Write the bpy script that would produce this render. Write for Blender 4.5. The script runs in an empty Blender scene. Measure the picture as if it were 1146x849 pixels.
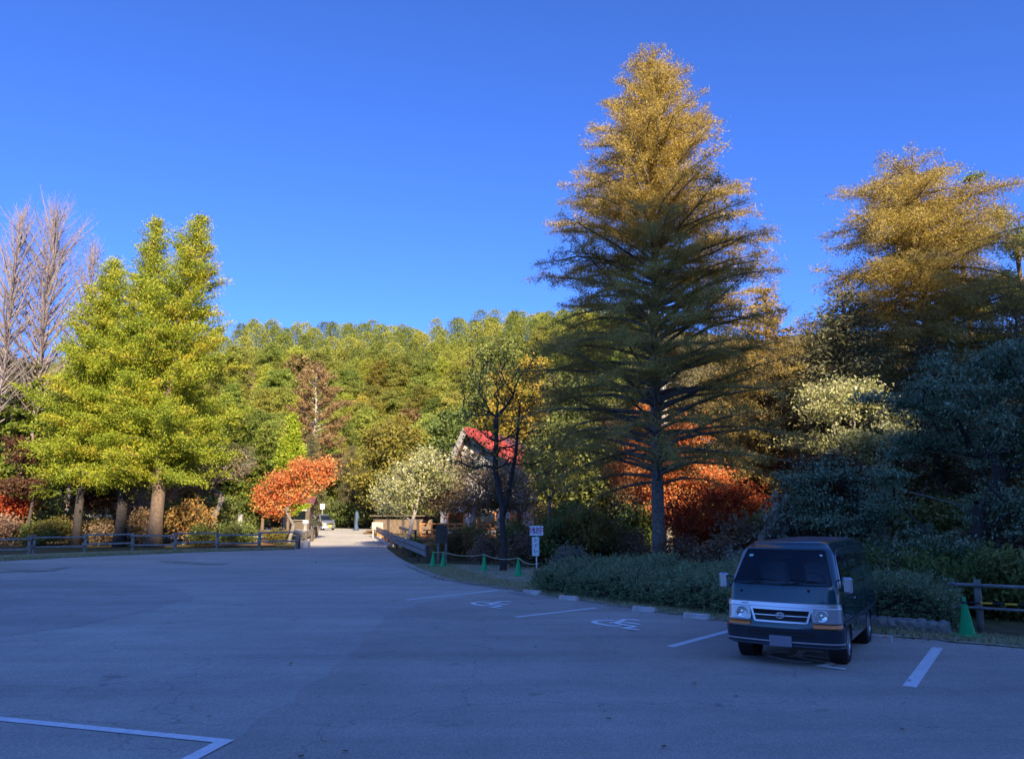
import bpy, math, random
import numpy as np
from mathutils import Vector, Matrix
sc = bpy.context.scene
COL = sc.collection
R = math.radians
rng = np.random.default_rng(11)
random.seed(5)

# ------------------------------------------------------------------ camera
F, CX, CY, PITCH, CAMZ = 850.0, 573.0, 424.5, R(10.2), 2.3
cam_d = bpy.data.cameras.new("camera"); cam = bpy.data.objects.new("camera", cam_d); COL.objects.link(cam)
cam.location = (0, 0, CAMZ); cam.rotation_euler = (R(90) + PITCH, 0, 0)
cam_d.sensor_width = 36; cam_d.lens = 36 * F / 1146; cam_d.clip_end = 5000
sc.camera = cam
cp, sp = math.cos(PITCH), math.sin(PITCH)
def ray(px, py):
    u = (px - CX) / F; v = (CY - py) / F
    return u, cp - v * sp, sp + v * cp
def atz(px, py, z=0.0):            # the point of a level plane seen at a pixel of the photograph
    u, y, w = ray(px, py); t = (z - CAMZ) / w
    return (u * t, y * t)
def aty(px, py, Y):                # the point at distance Y
    u, y, w = ray(px, py); t = Y / y
    return (u * t, Y, CAMZ + w * t)

# ------------------------------------------------------------------ object helpers
def tag(o, label=None, cat=None, group=None, kind=None):
    if label: o["label"] = label
    if cat: o["category"] = cat
    if group: o["group"] = group
    if kind: o["kind"] = kind
    return o
def empty(name, loc=(0, 0, 0), rz=0.0):
    o = bpy.data.objects.new(name, None); COL.objects.link(o)
    o.empty_display_size = .3
    o.location = loc; o.rotation_euler = (0, 0, rz); return o
def link(name, me, mat, parent=None):
    o = bpy.data.objects.new(name, me); COL.objects.link(o)
    if mat is not None: me.materials.append(mat)
    if parent: o.parent = parent
    return o
def copy_tree(o, parent=None):
    c = o.copy(); COL.objects.link(c)
    if parent: c.parent = parent
    for ch in KIDS.get(o.name, []) or [k for k in o.children]:
        copy_tree(ch, c)
    return c
KIDS = {}

class MB:
    def __init__(s): s.v = []; s.f = []; s.sm = []
    def add(s, vs, fs, smooth=False):
        b = len(s.v); s.v += [tuple(map(float, p)) for p in vs]
        s.f += [tuple(i + b for i in f) for f in fs]; s.sm += [smooth] * len(fs); return s
    def box(s, c, d, rz=0.0, M=None, ch=0.0):
        x, y, z = d[0] / 2, d[1] / 2, d[2] / 2
        if ch <= 0:
            p = [(-x,-y,-z),(x,-y,-z),(x,y,-z),(-x,y,-z),(-x,-y,z),(x,-y,z),(x,y,z),(-x,y,z)]
            f = [(0,3,2,1),(4,5,6,7),(0,1,5,4),(1,2,6,5),(2,3,7,6),(3,0,4,7)]
        else:
            o = [(-x+ch,-y),(x-ch,-y),(x,-y+ch),(x,y-ch),(x-ch,y),(-x+ch,y),(-x,y-ch),(-x,-y+ch)]
            i = [(-x+ch,-y+ch),(x-ch,-y+ch),(x-ch,-y+ch),(x-ch,y-ch),(x-ch,y-ch),(-x+ch,y-ch),(-x+ch,y-ch),(-x+ch,-y+ch)]
            p = [(a,b,-z) for a,b in i]+[(a,b,-z+ch) for a,b in o]+[(a,b,z-ch) for a,b in o]+[(a,b,z) for a,b in i]
            f = [tuple(range(7,-1,-1)), tuple(range(24,32))]
            for L in range(3):
                for k in range(8): f.append((L*8+k, L*8+(k+1)%8, L*8+8+(k+1)%8, L*8+8+k))
        if M is None: M = Matrix.Translation(c) @ Matrix.Rotation(rz, 4, 'Z')
        return s.add([M @ Vector(q) for q in p], f)
    def tube(s, pts, rad, k=8, cap=True, smooth=True):
        pts = [Vector(p) for p in pts]; n = len(pts)
        rad = [rad] * n if not hasattr(rad, '__len__') else rad
        vs = []; up = Vector((0, 0, 1)); prev = None
        for i, p in enumerate(pts):
            d = (pts[min(i+1, n-1)] - pts[max(i-1, 0)]).normalized()
            a = prev - d * prev.dot(d) if prev is not None else d.cross(up if abs(d.z) < .9 else Vector((1, 0, 0)))
            a.normalize(); b = d.cross(a); prev = a
            for j in range(k):
                t = 2 * math.pi * j / k
                vs.append(p + (a * math.cos(t) + b * math.sin(t)) * rad[i])
        fs = [(i*k+j, i*k+(j+1)%k, (i+1)*k+(j+1)%k, (i+1)*k+j) for i in range(n-1) for j in range(k)]
        s.add(vs, fs, smooth)
        if cap:
            s.f += [tuple(len(s.v)-n*k+j for j in range(k-1,-1,-1)), tuple(len(s.v)-k+j for j in range(k))]; s.sm += [False, False]
        return s
    def bar(s, a, b, w, h, ch=0.0):      # a rectangular bar from a to b (w across, h in height)
        a = Vector(a); b = Vector(b); d = b - a; L = d.length; y = d.normalized()
        x = y.cross(Vector((0, 0, 1)));
        if x.length < 1e-4: x = Vector((1, 0, 0))
        x.normalize(); z = x.cross(y)
        M = Matrix(((x.x,y.x,z.x,(a.x+b.x)/2),(x.y,y.y,z.y,(a.y+b.y)/2),(x.z,y.z,z.z,(a.z+b.z)/2),(0,0,0,1)))
        return s.box(None, (w, L, h), M=M, ch=ch)
    def lathe(s, prof, c=(0,0,0), k=24, axis='z'):
        vs = []
        for r, h in prof:
            for j in range(k):
                t = 2*math.pi*j/k; a, b = r*math.cos(t), r*math.sin(t)
                p = (a, b, h) if axis == 'z' else (h, a, b) if axis == 'x' else (a, h, b)
                vs.append((p[0]+c[0], p[1]+c[1], p[2]+c[2]))
        n = len(prof)
        fs = [(i*k+j, i*k+(j+1)%k, (i+1)*k+(j+1)%k, (i+1)*k+j) for i in range(n-1) for j in range(k)]
        return s.add(vs, fs, True)
    def poly(s, pts, thick=None):
        n = len(pts)
        if thick is None: return s.add(pts, [tuple(range(n))])
        t = Vector(thick); q = [Vector(p) for p in pts]
        return s.add(q + [p + t for p in q], [tuple(range(n-1,-1,-1)), tuple(range(n, 2*n))] + [(i,(i+1)%n,n+(i+1)%n,n+i) for i in range(n)])
    def build(s, name, mat, parent=None):
        me = bpy.data.meshes.new(name); me.from_pydata(s.v, [], s.f)
        me.polygons.foreach_set('use_smooth', s.sm); me.update()
        return link(name, me, mat, parent)

def np_mesh(name, V, n_per, mat, parent=None, rnd=None, smooth=False):
    """V: (faces*n_per, 3) loose polygons"""
    V = np.ascontiguousarray(V, np.float32); nf = len(V) // n_per
    me = bpy.data.meshes.new(name)
    me.vertices.add(len(V)); me.vertices.foreach_set('co', V.ravel())
    me.loops.add(len(V)); me.loops.foreach_set('vertex_index', np.arange(len(V), dtype=np.int32))
    me.polygons.add(nf); me.polygons.foreach_set('loop_start', np.arange(0, len(V), n_per, dtype=np.int32))
    me.update(calc_edges=True)
    if rnd is not None:
        a = me.attributes.new('rnd', 'FLOAT', 'FACE'); a.data.foreach_set('value', np.ascontiguousarray(rnd, np.float32))
    return link(name, me, mat, parent)

def frusta_mesh(name, P0, P1, R0, R1, k, mat, parent=None):
    P0, P1 = np.asarray(P0, float), np.asarray(P1, float); n = len(P0)
    d = P1 - P0; L = np.linalg.norm(d, axis=1, keepdims=True) + 1e-9; d = d / L
    ref = np.where(np.abs(d[:, 2:3]) < .9, [[0, 0, 1.]], [[1., 0, 0]])
    a = np.cross(d, ref); a /= np.linalg.norm(a, axis=1, keepdims=True) + 1e-9; b = np.cross(d, a)
    t = 2 * np.pi * np.arange(k) / k
    ring = a[:, None] * np.cos(t)[None, :, None] + b[:, None] * np.sin(t)[None, :, None]
    V = np.concatenate([P0[:, None] + ring * np.asarray(R0)[:, None, None], P1[:, None] + ring * np.asarray(R1)[:, None, None]], 1)
    base = (np.arange(n) * 2 * k)[:, None, None]; j = np.arange(k); jn = (j + 1) % k
    Fq = (base + np.stack([j, jn, jn + k, j + k], 1)[None]).reshape(-1, 4)
    me = bpy.data.meshes.new(name); V = V.reshape(-1, 3).astype(np.float32)
    me.vertices.add(len(V)); me.vertices.foreach_set('co', V.ravel())
    me.loops.add(Fq.size); me.loops.foreach_set('vertex_index', Fq.ravel().astype(np.int32))
    me.polygons.add(len(Fq)); me.polygons.foreach_set('loop_start', np.arange(0, Fq.size, 4, dtype=np.int32))
    me.polygons.foreach_set('use_smooth', np.ones(len(Fq), bool))
    me.update(calc_edges=True)
    return link(name, me, mat, parent)

# ------------------------------------------------------------------ materials
def nt(name):
    m = bpy.data.materials.new(name); m.use_nodes = True
    n = m.node_tree.nodes; return m, n, m.node_tree.links, n['Principled BSDF']
def mat(name, col, rough=.6, metal=0., spec=.5, var=.0, scale=5., bump=0., bscale=60., emit=None, coat=0.):
    m, n, l, p = nt(name)
    p.inputs['Base Color'].default_value = (*col, 1); p.inputs['Roughness'].default_value = rough
    p.inputs['Metallic'].default_value = metal; p.inputs['Specular IOR Level'].default_value = spec
    p.inputs['Coat Weight'].default_value = coat
    tc = n.new('ShaderNodeTexCoord')
    if var > 0:
        no = n.new('ShaderNodeTexNoise'); no.inputs['Scale'].default_value = scale; no.inputs['Detail'].default_value = 6
        l.new(tc.outputs['Object'], no.inputs['Vector'])
        r = n.new('ShaderNodeMapRange'); r.inputs['From Min'].default_value = .3; r.inputs['From Max'].default_value = .7
        r.inputs['To Min'].default_value = 1 - var; r.inputs['To Max'].default_value = 1 + var
        l.new(no.outputs['Fac'], r.inputs['Value'])
        mx = n.new('ShaderNodeVectorMath'); mx.operation = 'SCALE'; mx.inputs[0].default_value = col
        l.new(r.outputs[0], mx.inputs['Scale']); l.new(mx.outputs[0], p.inputs['Base Color'])
    if bump > 0:
        nb = n.new('ShaderNodeTexNoise'); nb.inputs['Scale'].default_value = bscale; nb.inputs['Detail'].default_value = 4
        l.new(tc.outputs['Object'], nb.inputs['Vector'])
        b = n.new('ShaderNodeBump'); b.inputs['Strength'].default_value = bump; b.inputs['Distance'].default_value = .02
        l.new(nb.outputs['Fac'], b.inputs['Height']); l.new(b.outputs[0], p.inputs['Normal'])
    return m
def leaf_mat(name, cols, trans=.35, rough=.55, spec=.25, objvar=.0):
    """cols: list of (position, colour) over the per-leaf random value"""
    m, n, l, p = nt(name)
    at = n.new('ShaderNodeAttribute'); at.attribute_name = 'rnd'
    cr = n.new('ShaderNodeValToRGB'); e = cr.color_ramp.elements
    while len(e) < len(cols): e.new(.5)
    for i, (po, c) in enumerate(cols): e[i].position = po; e[i].color = (*c, 1)
    l.new(at.outputs['Fac'], cr.inputs['Fac'])
    col = cr.outputs['Color']
    if objvar > 0:
        oi = n.new('ShaderNodeObjectInfo'); hs = n.new('ShaderNodeHueSaturation')
        r1 = n.new('ShaderNodeMapRange'); r1.inputs['To Min'].default_value = .5 - .035 * objvar; r1.inputs['To Max'].default_value = .5 + .03 * objvar
        l.new(oi.outputs['Random'], r1.inputs['Value']); l.new(r1.outputs[0], hs.inputs['Hue'])
        wn = n.new('ShaderNodeTexWhiteNoise'); wn.noise_dimensions = '1D'; l.new(oi.outputs['Random'], wn.inputs['W'])
        r2 = n.new('ShaderNodeMapRange'); r2.inputs['To Min'].default_value = 1 - .38 * objvar; r2.inputs['To Max'].default_value = 1 + .3 * objvar
        l.new(wn.outputs['Value'], r2.inputs['Value']); l.new(r2.outputs[0], hs.inputs['Value'])
        l.new(col, hs.inputs['Color']); col = hs.outputs['Color']
    l.new(col, p.inputs['Base Color']); p.inputs['Roughness'].default_value = rough; p.inputs['Specular IOR Level'].default_value = spec
    tr = n.new('ShaderNodeBsdfTranslucent'); l.new(col, tr.inputs['Color'])
    mx = n.new('ShaderNodeMixShader'); mx.inputs[0].default_value = trans
    l.new(p.outputs[0], mx.inputs[1]); l.new(tr.outputs[0], mx.inputs[2])
    l.new(mx.outputs[0], n['Material Output'].inputs['Surface'])
    return m
def ground_mat(name, c1, c2, c3, s1=.25, s2=3., bump=.5, bs=25., rough=.95):
    m, n, l, p = nt(name)
    tc = n.new('ShaderNodeTexCoord')
    def noise(s, d=6, w=.6):
        q = n.new('ShaderNodeTexNoise'); q.inputs['Scale'].default_value = s; q.inputs['Detail'].default_value = d; q.inputs['Roughness'].default_value = w
        l.new(tc.outputs['Object'], q.inputs['Vector']); return q.outputs['Fac']
    def mr(v, a, b, c=0., d=1.):
        q = n.new('ShaderNodeMapRange'); q.inputs['From Min'].default_value = a; q.inputs['From Max'].default_value = b
        q.inputs['To Min'].default_value = c; q.inputs['To Max'].default_value = d; l.new(v, q.inputs['Value']); return q.outputs[0]
    def mix(f, a, b):
        q = n.new('ShaderNodeMix'); q.data_type = 'RGBA'; l.new(f, q.inputs['Factor'])
        for s, v in ((6, a), (7, b)):
            if isinstance(v, tuple): q.inputs[s].default_value = (*v, 1)
            else: l.new(v, q.inputs[s])
        return q.outputs[2]
    a = mix(mr(noise(s1), .42, .58), c1, c2)
    b = mix(mr(noise(s2, 8, .7), .45, .65), a, c3)
    l.new(b, p.inputs['Base Color']); p.inputs['Roughness'].default_value = rough; p.inputs['Specular IOR Level'].default_value = .2
    bp = n.new('ShaderNodeBump'); bp.inputs['Strength'].default_value = bump; bp.inputs['Distance'].default_value = .05
    l.new(noise(bs, 5, .7), bp.inputs['Height']); l.new(bp.outputs[0], p.inputs['Normal'])
    return m
def asphalt(name, base, tint=(1, 1, 1)):
    m, n, l, p = nt(name)
    tc = n.new('ShaderNodeTexCoord')
    def noise(s, d=6, w=.6, vec=None):
        q = n.new('ShaderNodeTexNoise'); q.inputs['Scale'].default_value = s; q.inputs['Detail'].default_value = d; q.inputs['Roughness'].default_value = w
        l.new(vec or tc.outputs['Object'], q.inputs['Vector']); return q.outputs['Fac']
    def mr(v, a, b, c=0., d=1.):
        q = n.new('ShaderNodeMapRange'); q.inputs['From Min'].default_value = a; q.inputs['From Max'].default_value = b
        q.inputs['To Min'].default_value = c; q.inputs['To Max'].default_value = d; l.new(v, q.inputs['Value']); return q.outputs[0]
    def mul(a, b):
        q = n.new('ShaderNodeMath'); q.operation = 'MULTIPLY'; l.new(a, q.inputs[0]); l.new(b, q.inputs[1]); return q.outputs[0]
    mp = n.new('ShaderNodeMapping'); mp.inputs['Rotation'].default_value = (0, 0, R(-52)); mp.inputs['Scale'].default_value = (.10, .9, 1)
    l.new(tc.outputs['Object'], mp.inputs['Vector'])
    v = mul(mr(noise(.16, 3, .5), .35, .65, .88, 1.10), mr(noise(1.0, 5, .6, mp.outputs[0]), .40, .66, 1.05, .88))
    v = mul(v, mr(noise(1.1, 8, .65), .3, .7, .91, 1.08))
    v = mul(v, mr(noise(140, 3, .8), .3, .7, .55, 1.5))
    v = mul(v, mr(noise(28, 6, .9), .32, .68, .70, 1.34))
    v = mul(v, mr(noise(7, 4, .7), .3, .7, .93, 1.07))
    vo = n.new('ShaderNodeTexVoronoi'); vo.inputs['Scale'].default_value = 75; l.new(tc.outputs['Object'], vo.inputs['Vector'])
    v = mul(v, mr(vo.outputs['Distance'], .0, .6, 1.25, .85))
    # stains with their own outline
    v = mul(v, mr(noise(.75, 4, .7), .64, .70, 1., .72))
    # hairline cracks
    vc = n.new('ShaderNodeTexVoronoi'); vc.feature = 'DISTANCE_TO_EDGE'; vc.inputs['Scale'].default_value = .17
    wv = n.new('ShaderNodeTexNoise'); wv.inputs['Scale'].default_value = 1.3; wv.inputs['Detail'].default_value = 5
    l.new(tc.outputs['Object'], wv.inputs['Vector'])
    ad = n.new('ShaderNodeVectorMath'); ad.operation = 'ADD'; l.new(tc.outputs['Object'], ad.inputs[0]); l.new(wv.outputs['Color'], ad.inputs[1])
    l.new(ad.outputs[0], vc.inputs['Vector'])
    v = mul(v, mr(vc.outputs['Distance'], .0, .0022, .62, 1.))
    sc_ = n.new('ShaderNodeVectorMath'); sc_.operation = 'SCALE'; sc_.inputs[0].default_value = [base * t for t in tint]
    l.new(v, sc_.inputs['Scale']); l.new(sc_.outputs[0], p.inputs['Base Color'])
    p.inputs['Roughness'].default_value = .85; p.inputs['Specular IOR Level'].default_value = .3
    bp = n.new('ShaderNodeBump'); bp.inputs['Strength'].default_value = .55; bp.inputs['Distance'].default_value = .008
    l.new(noise(150, 3, .8), bp.inputs['Height']); l.new(bp.outputs[0], p.inputs['Normal'])
    return m
def worn_paint(name, col, wear=.5):
    m, n, l, p = nt(name)
    tc = n.new('ShaderNodeTexCoord')
    q = n.new('ShaderNodeTexNoise'); q.inputs['Scale'].default_value = 9; q.inputs['Detail'].default_value = 9; q.inputs['Roughness'].default_value = .75
    l.new(tc.outputs['Object'], q.inputs['Vector'])
    r = n.new('ShaderNodeMapRange'); r.inputs['From Min'].default_value = .5 - .25 * wear; r.inputs['From Max'].default_value = .62; l.new(q.outputs['Fac'], r.inputs['Value'])
    mx = n.new('ShaderNodeMix'); mx.data_type = 'RGBA'; l.new(r.outputs[0], mx.inputs['Factor'])
    mx.inputs[6].default_value = (*col, 1); mx.inputs[7].default_value = (*[c * (1 - .5 * wear) + .10 * wear for c in col], 1)
    l.new(mx.outputs[2], p.inputs['Base Color']); p.inputs['Roughness'].default_value = .8
    return m

M = {}
M['asphalt'] = asphalt('asphalt', .38, (1.28, 1.17, .99))
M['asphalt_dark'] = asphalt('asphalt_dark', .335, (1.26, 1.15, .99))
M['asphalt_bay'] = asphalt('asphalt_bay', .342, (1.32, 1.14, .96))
M['asphalt_wear'] = asphalt('asphalt_wear', .30, (1.3, 1.12, .97))
M['forest_floor'] = ground_mat('forest_floor', (.11, .085, .045), (.075, .085, .03), (.17, .12, .05))
M['verge'] = ground_mat('verge', (.40, .36, .24), (.26, .28, .14), (.48, .42, .3), .6, 5.)
M['gravel'] = ground_mat('gravel', (.50, .46, .38), (.38, .35, .26), (.60, .55, .45), .8, 9., .8, 60)
M['litter'] = ground_mat('litter', (.34, .17, .07), (.27, .17, .08), (.42, .25, .1), .9, 12., .9, 60)
M['paint'] = worn_paint('paint', (.86, .86, .86), .5)
M['paint_new'] = worn_paint('paint_new', (.93, .93, .93), .08)
M['paint_faint'] = worn_paint('paint_faint', (.22, .23, .24), 1.2)
M['concrete'] = mat('concrete', (.34, .33, .31), .9, var=.25, scale=7, bump=.5, bscale=50)
M['concrete_pale'] = mat('concrete_pale', (.52, .50, .48), .9, var=.2, scale=7, bump=.4)
M['bark_grey'] = mat('bark_grey', (.17, .15, .13), .95, var=.45, scale=9, bump=1.0, bscale=14)
M['bark_brown'] = mat('bark_brown', (.16, .11, .075), .95, var=.4, scale=9, bump=1.0, bscale=14)
M['bark_dark'] = mat('bark_dark', (.055, .045, .04), .95, var=.4, scale=8, bump=.8, bscale=18)
M['bark_pale'] = mat('bark_pale', (.42, .37, .32), .9, var=.25, scale=5, bump=.4, bscale=20)
M['wood_grey'] = mat('wood_grey', (.27, .25, .23), .85, var=.35, scale=6, bump=.6, bscale=30)
M['wood_dark'] = mat('wood_dark', (.10, .075, .055), .85, var=.35, scale=6, bump=.5, bscale=30)
M['wood_orange'] = mat('wood_orange', (.5, .2, .06), .7, var=.25, scale=6)
M['white_paint'] = mat('white_paint', (.75, .74, .72), .6, var=.08, scale=8)
M['cone'] = mat('cone', (.0, .42, .14), .5, spec=.4, var=.12, scale=9)
M['black'] = mat('black', (.015, .015, .016), .6)
M['rubber'] = mat('rubber', (.022, .022, .023), .75, bump=.3)
M['van_green'] = mat('van_green', (.004, .06, .075), .25, metal=.15, spec=.6, coat=.8, var=.15, scale=1.5)
M['van_lower'] = mat('van_lower', (.02, .03, .05), .4, metal=.2, var=.15, scale=2, coat=.3)
M['van_roof'] = mat('van_roof', (.06, .06, .07), .65, metal=.0, spec=.3, var=.5, scale=3.5)
M['chrome'] = mat('chrome', (.75, .76, .78), .16, metal=1.)
M['chrome_soft'] = mat('chrome_soft', (.72, .72, .75), .33, metal=.85)
M['amber'] = mat('amber', (.85, .22, .02), .25, spec=.7, coat=.6)
M['red_lens'] = mat('red_lens', (.45, .02, .02), .25, spec=.7, coat=.6)
M['lens'] = mat('lens', (.50, .52, .55), .22, metal=.35, spec=.9, coat=1.)
M['lens_bowl'] = mat('lens_bowl', (.85, .86, .88), .12, metal=.95)
M['dark_glass'] = mat('dark_glass', (.008, .012, .014), .06, spec=.9, coat=.5)
M['plate'] = mat('plate', (.24, .24, .30), .6)
M['plate_yellow'] = mat('plate_yellow', (.75, .6, .05), .5)
M['interior'] = mat('interior', (.12, .12, .13), .8, var=.2)
M['seat_grey'] = mat('seat_grey', (.30, .30, .33), .9, var=.2)
M['paper'] = mat('paper', (.8, .8, .78), .7)
M['sticker'] = mat('sticker', (.35, .7, .55), .6)
M['wheel_silver'] = mat('wheel_silver', (.62, .63, .65), .3, metal=.9)
M['sign_white'] = mat('sign_white', (.78, .8, .84), .5)
M['sign_cyan'] = mat('sign_cyan', (.38, .68, .70), .5)
M['ink_blue'] = mat('ink_blue', (.03, .05, .22), .6)
M['ink_red'] = mat('ink_red', (.42, .03, .12), .6)
M['ink_black'] = mat('ink_black', (.015, .05, .05), .6)
M['yellow'] = mat('yellow', (.75, .42, .03), .5)
M['rope'] = mat('rope', (.55, .5, .3), .8)
M['roof_red'] = mat('roof_red', (.36, .06, .05), .5, var=.3, scale=1.5, spec=.4)
M['roof_slate'] = mat('roof_slate', (.14, .05, .06), .6, var=.2, scale=2)
M['plaster'] = mat('plaster', (.50, .48, .45), .9, var=.1, scale=3)
M['stone'] = mat('stone', (.22, .22, .2), .9, var=.5, scale=4, bump=.9, bscale=10)
M['car_silver'] = mat('car_silver', (.42, .45, .5), .3, metal=.7, coat=.7)
M['car_olive_reflection'] = mat('car_olive_reflection', (.26, .25, .16), .22, metal=.6, coat=.7)  # olive reflection on the car's side, painted in as body colour
M['tarp'] = mat('tarp', (.04, .07, .12), .6, var=.25, scale=4)
M['bark_bare'] = mat('bark_bare', (.27, .22, .215), .9, var=.25, scale=5)
M['cable'] = mat('cable', (.3, .3, .3), .6)

def glass_mat():
    m, n, l, p = nt('windshield_glass')
    n.remove(p)
    t = n.new('ShaderNodeBsdfTransparent'); t.inputs[0].default_value = (.66, .76, .78, 1)
    g = n.new('ShaderNodeBsdfGlossy'); g.inputs['Roughness'].default_value = .04; g.inputs['Color'].default_value = (.8, .9, 1, 1)
    fr = n.new('ShaderNodeFresnel'); fr.inputs['IOR'].default_value = 1.6
    mx = n.new('ShaderNodeMixShader'); l.new(fr.outputs[0], mx.inputs[0]); l.new(t.outputs[0], mx.inputs[1]); l.new(g.outputs[0], mx.inputs[2])
    l.new(mx.outputs[0], n['Material Output'].inputs['Surface']); return m
M['windshield'] = glass_mat()

L = {}
L['larch'] = leaf_mat('larch_needles', [(0, (.25, .20, .09)), (.4, (.46, .34, .085)), (.75, (.62, .44, .09)), (1, (.52, .44, .2))], .42)
L['larch_gold'] = leaf_mat('larch_gold', [(0, (.22, .17, .06)), (.5, (.44, .32, .07)), (1, (.56, .43, .11))], .4)
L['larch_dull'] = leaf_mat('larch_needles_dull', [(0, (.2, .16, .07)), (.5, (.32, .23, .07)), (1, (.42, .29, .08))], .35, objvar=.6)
L['cypress'] = leaf_mat('cypress_sprays', [(0, (.11, .17, .02)), (.4, (.28, .35, .03)), (.7, (.45, .46, .04)), (.9, (.64, .42, .05)), (1, (.55, .24, .04))], .35)
L['cypress_green'] = leaf_mat('cypress_green', [(0, (.06, .095, .015)), (.6, (.13, .17, .02)), (.9, (.22, .24, .025)), (1, (.33, .17, .03))], .3)
L['small_conifer'] = leaf_mat('small_conifer_sprays', [(0, (.22, .32, .03)), (.6, (.38, .46, .035)), (1, (.55, .55, .06))], .4)
L['hill_green'] = leaf_mat('hill_green', [(0, (.11, .15, .03)), (.5, (.25, .28, .045)), (1, (.42, .40, .07))], .35, objvar=1.0)
L['hilltop'] = leaf_mat('hilltop', [(0, (.06, .09, .03)), (.3, (.17, .21, .04)), (.6, (.30, .32, .05)), (1, (.46, .41, .08))], .35)
L['hill_yellow'] = leaf_mat('hill_yellow', [(0, (.2, .2, .025)), (.5, (.36, .35, .035)), (1, (.5, .44, .055))], .35, objvar=1.)
L['hill_brown'] = leaf_mat('hill_brown', [(0, (.14, .09, .04)), (.5, (.26, .16, .06)), (1, (.36, .24, .09))], .3, objvar=.7)
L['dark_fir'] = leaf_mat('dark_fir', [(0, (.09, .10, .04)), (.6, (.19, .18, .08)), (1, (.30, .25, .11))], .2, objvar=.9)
L['silver_fir'] = leaf_mat('silver_fir', [(0, (.09, .14, .07)), (.5, (.20, .28, .15)), (.85, (.38, .45, .28)), (1, (.6, .64, .46))], .2, .5, .35)
L['pale_leaf'] = leaf_mat('pale_leaf', [(0, (.18, .20, .06)), (.5, (.42, .42, .16)), (1, (.66, .62, .36))], .3, .35, .5)
L['maple_orange'] = leaf_mat('maple_orange', [(0, (.30, .14, .04)), (.3, (.58, .14, .05)), (.65, (.76, .30, .10)), (1, (.66, .50, .16))], .45)
L['maple_red'] = leaf_mat('maple_red', [(0, (.26, .035, .018)), (.5, (.52, .10, .035)), (1, (.7, .22, .08))], .45)
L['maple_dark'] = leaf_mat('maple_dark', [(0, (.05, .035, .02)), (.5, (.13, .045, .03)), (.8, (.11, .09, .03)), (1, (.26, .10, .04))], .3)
L['yellow_leaf'] = leaf_mat('yellow_leaf', [(0, (.28, .24, .03)), (.5, (.48, .37, .05)), (1, (.6, .42, .07))], .45, objvar=.4)
L['tan_leaf'] = leaf_mat('tan_leaf', [(0, (.17, .12, .07)), (.5, (.34, .24, .13)), (1, (.5, .35, .17))], .35, objvar=.4)
L['brown_larch'] = leaf_mat('brown_larch', [(0, (.2, .13, .06)), (.6, (.34, .21, .09)), (1, (.44, .29, .13))], .35)
L['bush_green'] = leaf_mat('bush_green', [(0, (.06, .09, .025)), (.5, (.14, .18, .045)), (.9, (.26, .28, .07)), (1, (.4, .34, .08))], .3, objvar=.7)
L['bush_gold'] = leaf_mat('bush_gold', [(0, (.10, .11, .03)), (.4, (.24, .20, .05)), (.75, (.42, .29, .06)), (1, (.36, .14, .05))], .4, objvar=1.)
L['bush_brown'] = leaf_mat('bush_brown', [(0, (.13, .085, .055)), (.5, (.25, .165, .1)), (1, (.38, .26, .14))], .3, objvar=.6)
L['bush_grey'] = leaf_mat('bush_grey', [(0, (.15, .16, .11)), (.5, (.27, .28, .2)), (1, (.42, .40, .3))], .25, objvar=.5)
L['juniper'] = leaf_mat('juniper', [(0, (.08, .12, .05)), (.5, (.23, .31, .15)), (1, (.42, .48, .26))], .2, objvar=.2)
L['grass'] = leaf_mat('grass', [(0, (.22, .25, .10)), (.5, (.42, .40, .21)), (1, (.6, .54, .34))], .3)

# ------------------------------------------------------------------ foliage generators
def unit(v): return v / (np.linalg.norm(v, axis=-1, keepdims=True) + 1e-9)
def leaves(name, C, D, size, aspect, matl, parent=None, rnd=None, flat=.5, g=rng):
    """diamond shaped leaves at C pointing along D"""
    n = len(C); D = unit(D)
    up = unit(g.normal(size=(n, 3)) * (1 - flat) + np.array([0, 0, 1.]) * flat)
    S = unit(np.cross(D, up))
    s = size * g.uniform(.65, 1.35, (n, 1))
    a = C - D * s * .5; b = C + D * s * .5; m = C - D * s * .05
    w = s * aspect * .5
    V = np.stack([a, m + S * w, b, m - S * w], 1).reshape(-1, 3)
    if rnd is None: rnd = g.random(n)
    return np_mesh(name, V, 4, matl, parent, rnd)
def seg_sample(P0, P1, W, dens, g):
    """points along segments: density per metre times the weight"""
    Ls = np.linalg.norm(P1 - P0, axis=1) * W * dens
    cnt = np.floor(Ls + g.random(len(Ls))).astype(int)
    idx = np.repeat(np.arange(len(Ls)), cnt)
    t = g.random(len(idx))[:, None]
    return P0[idx] + (P1[idx] - P0[idx]) * t, unit(P1[idx] - P0[idx]), idx

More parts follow.
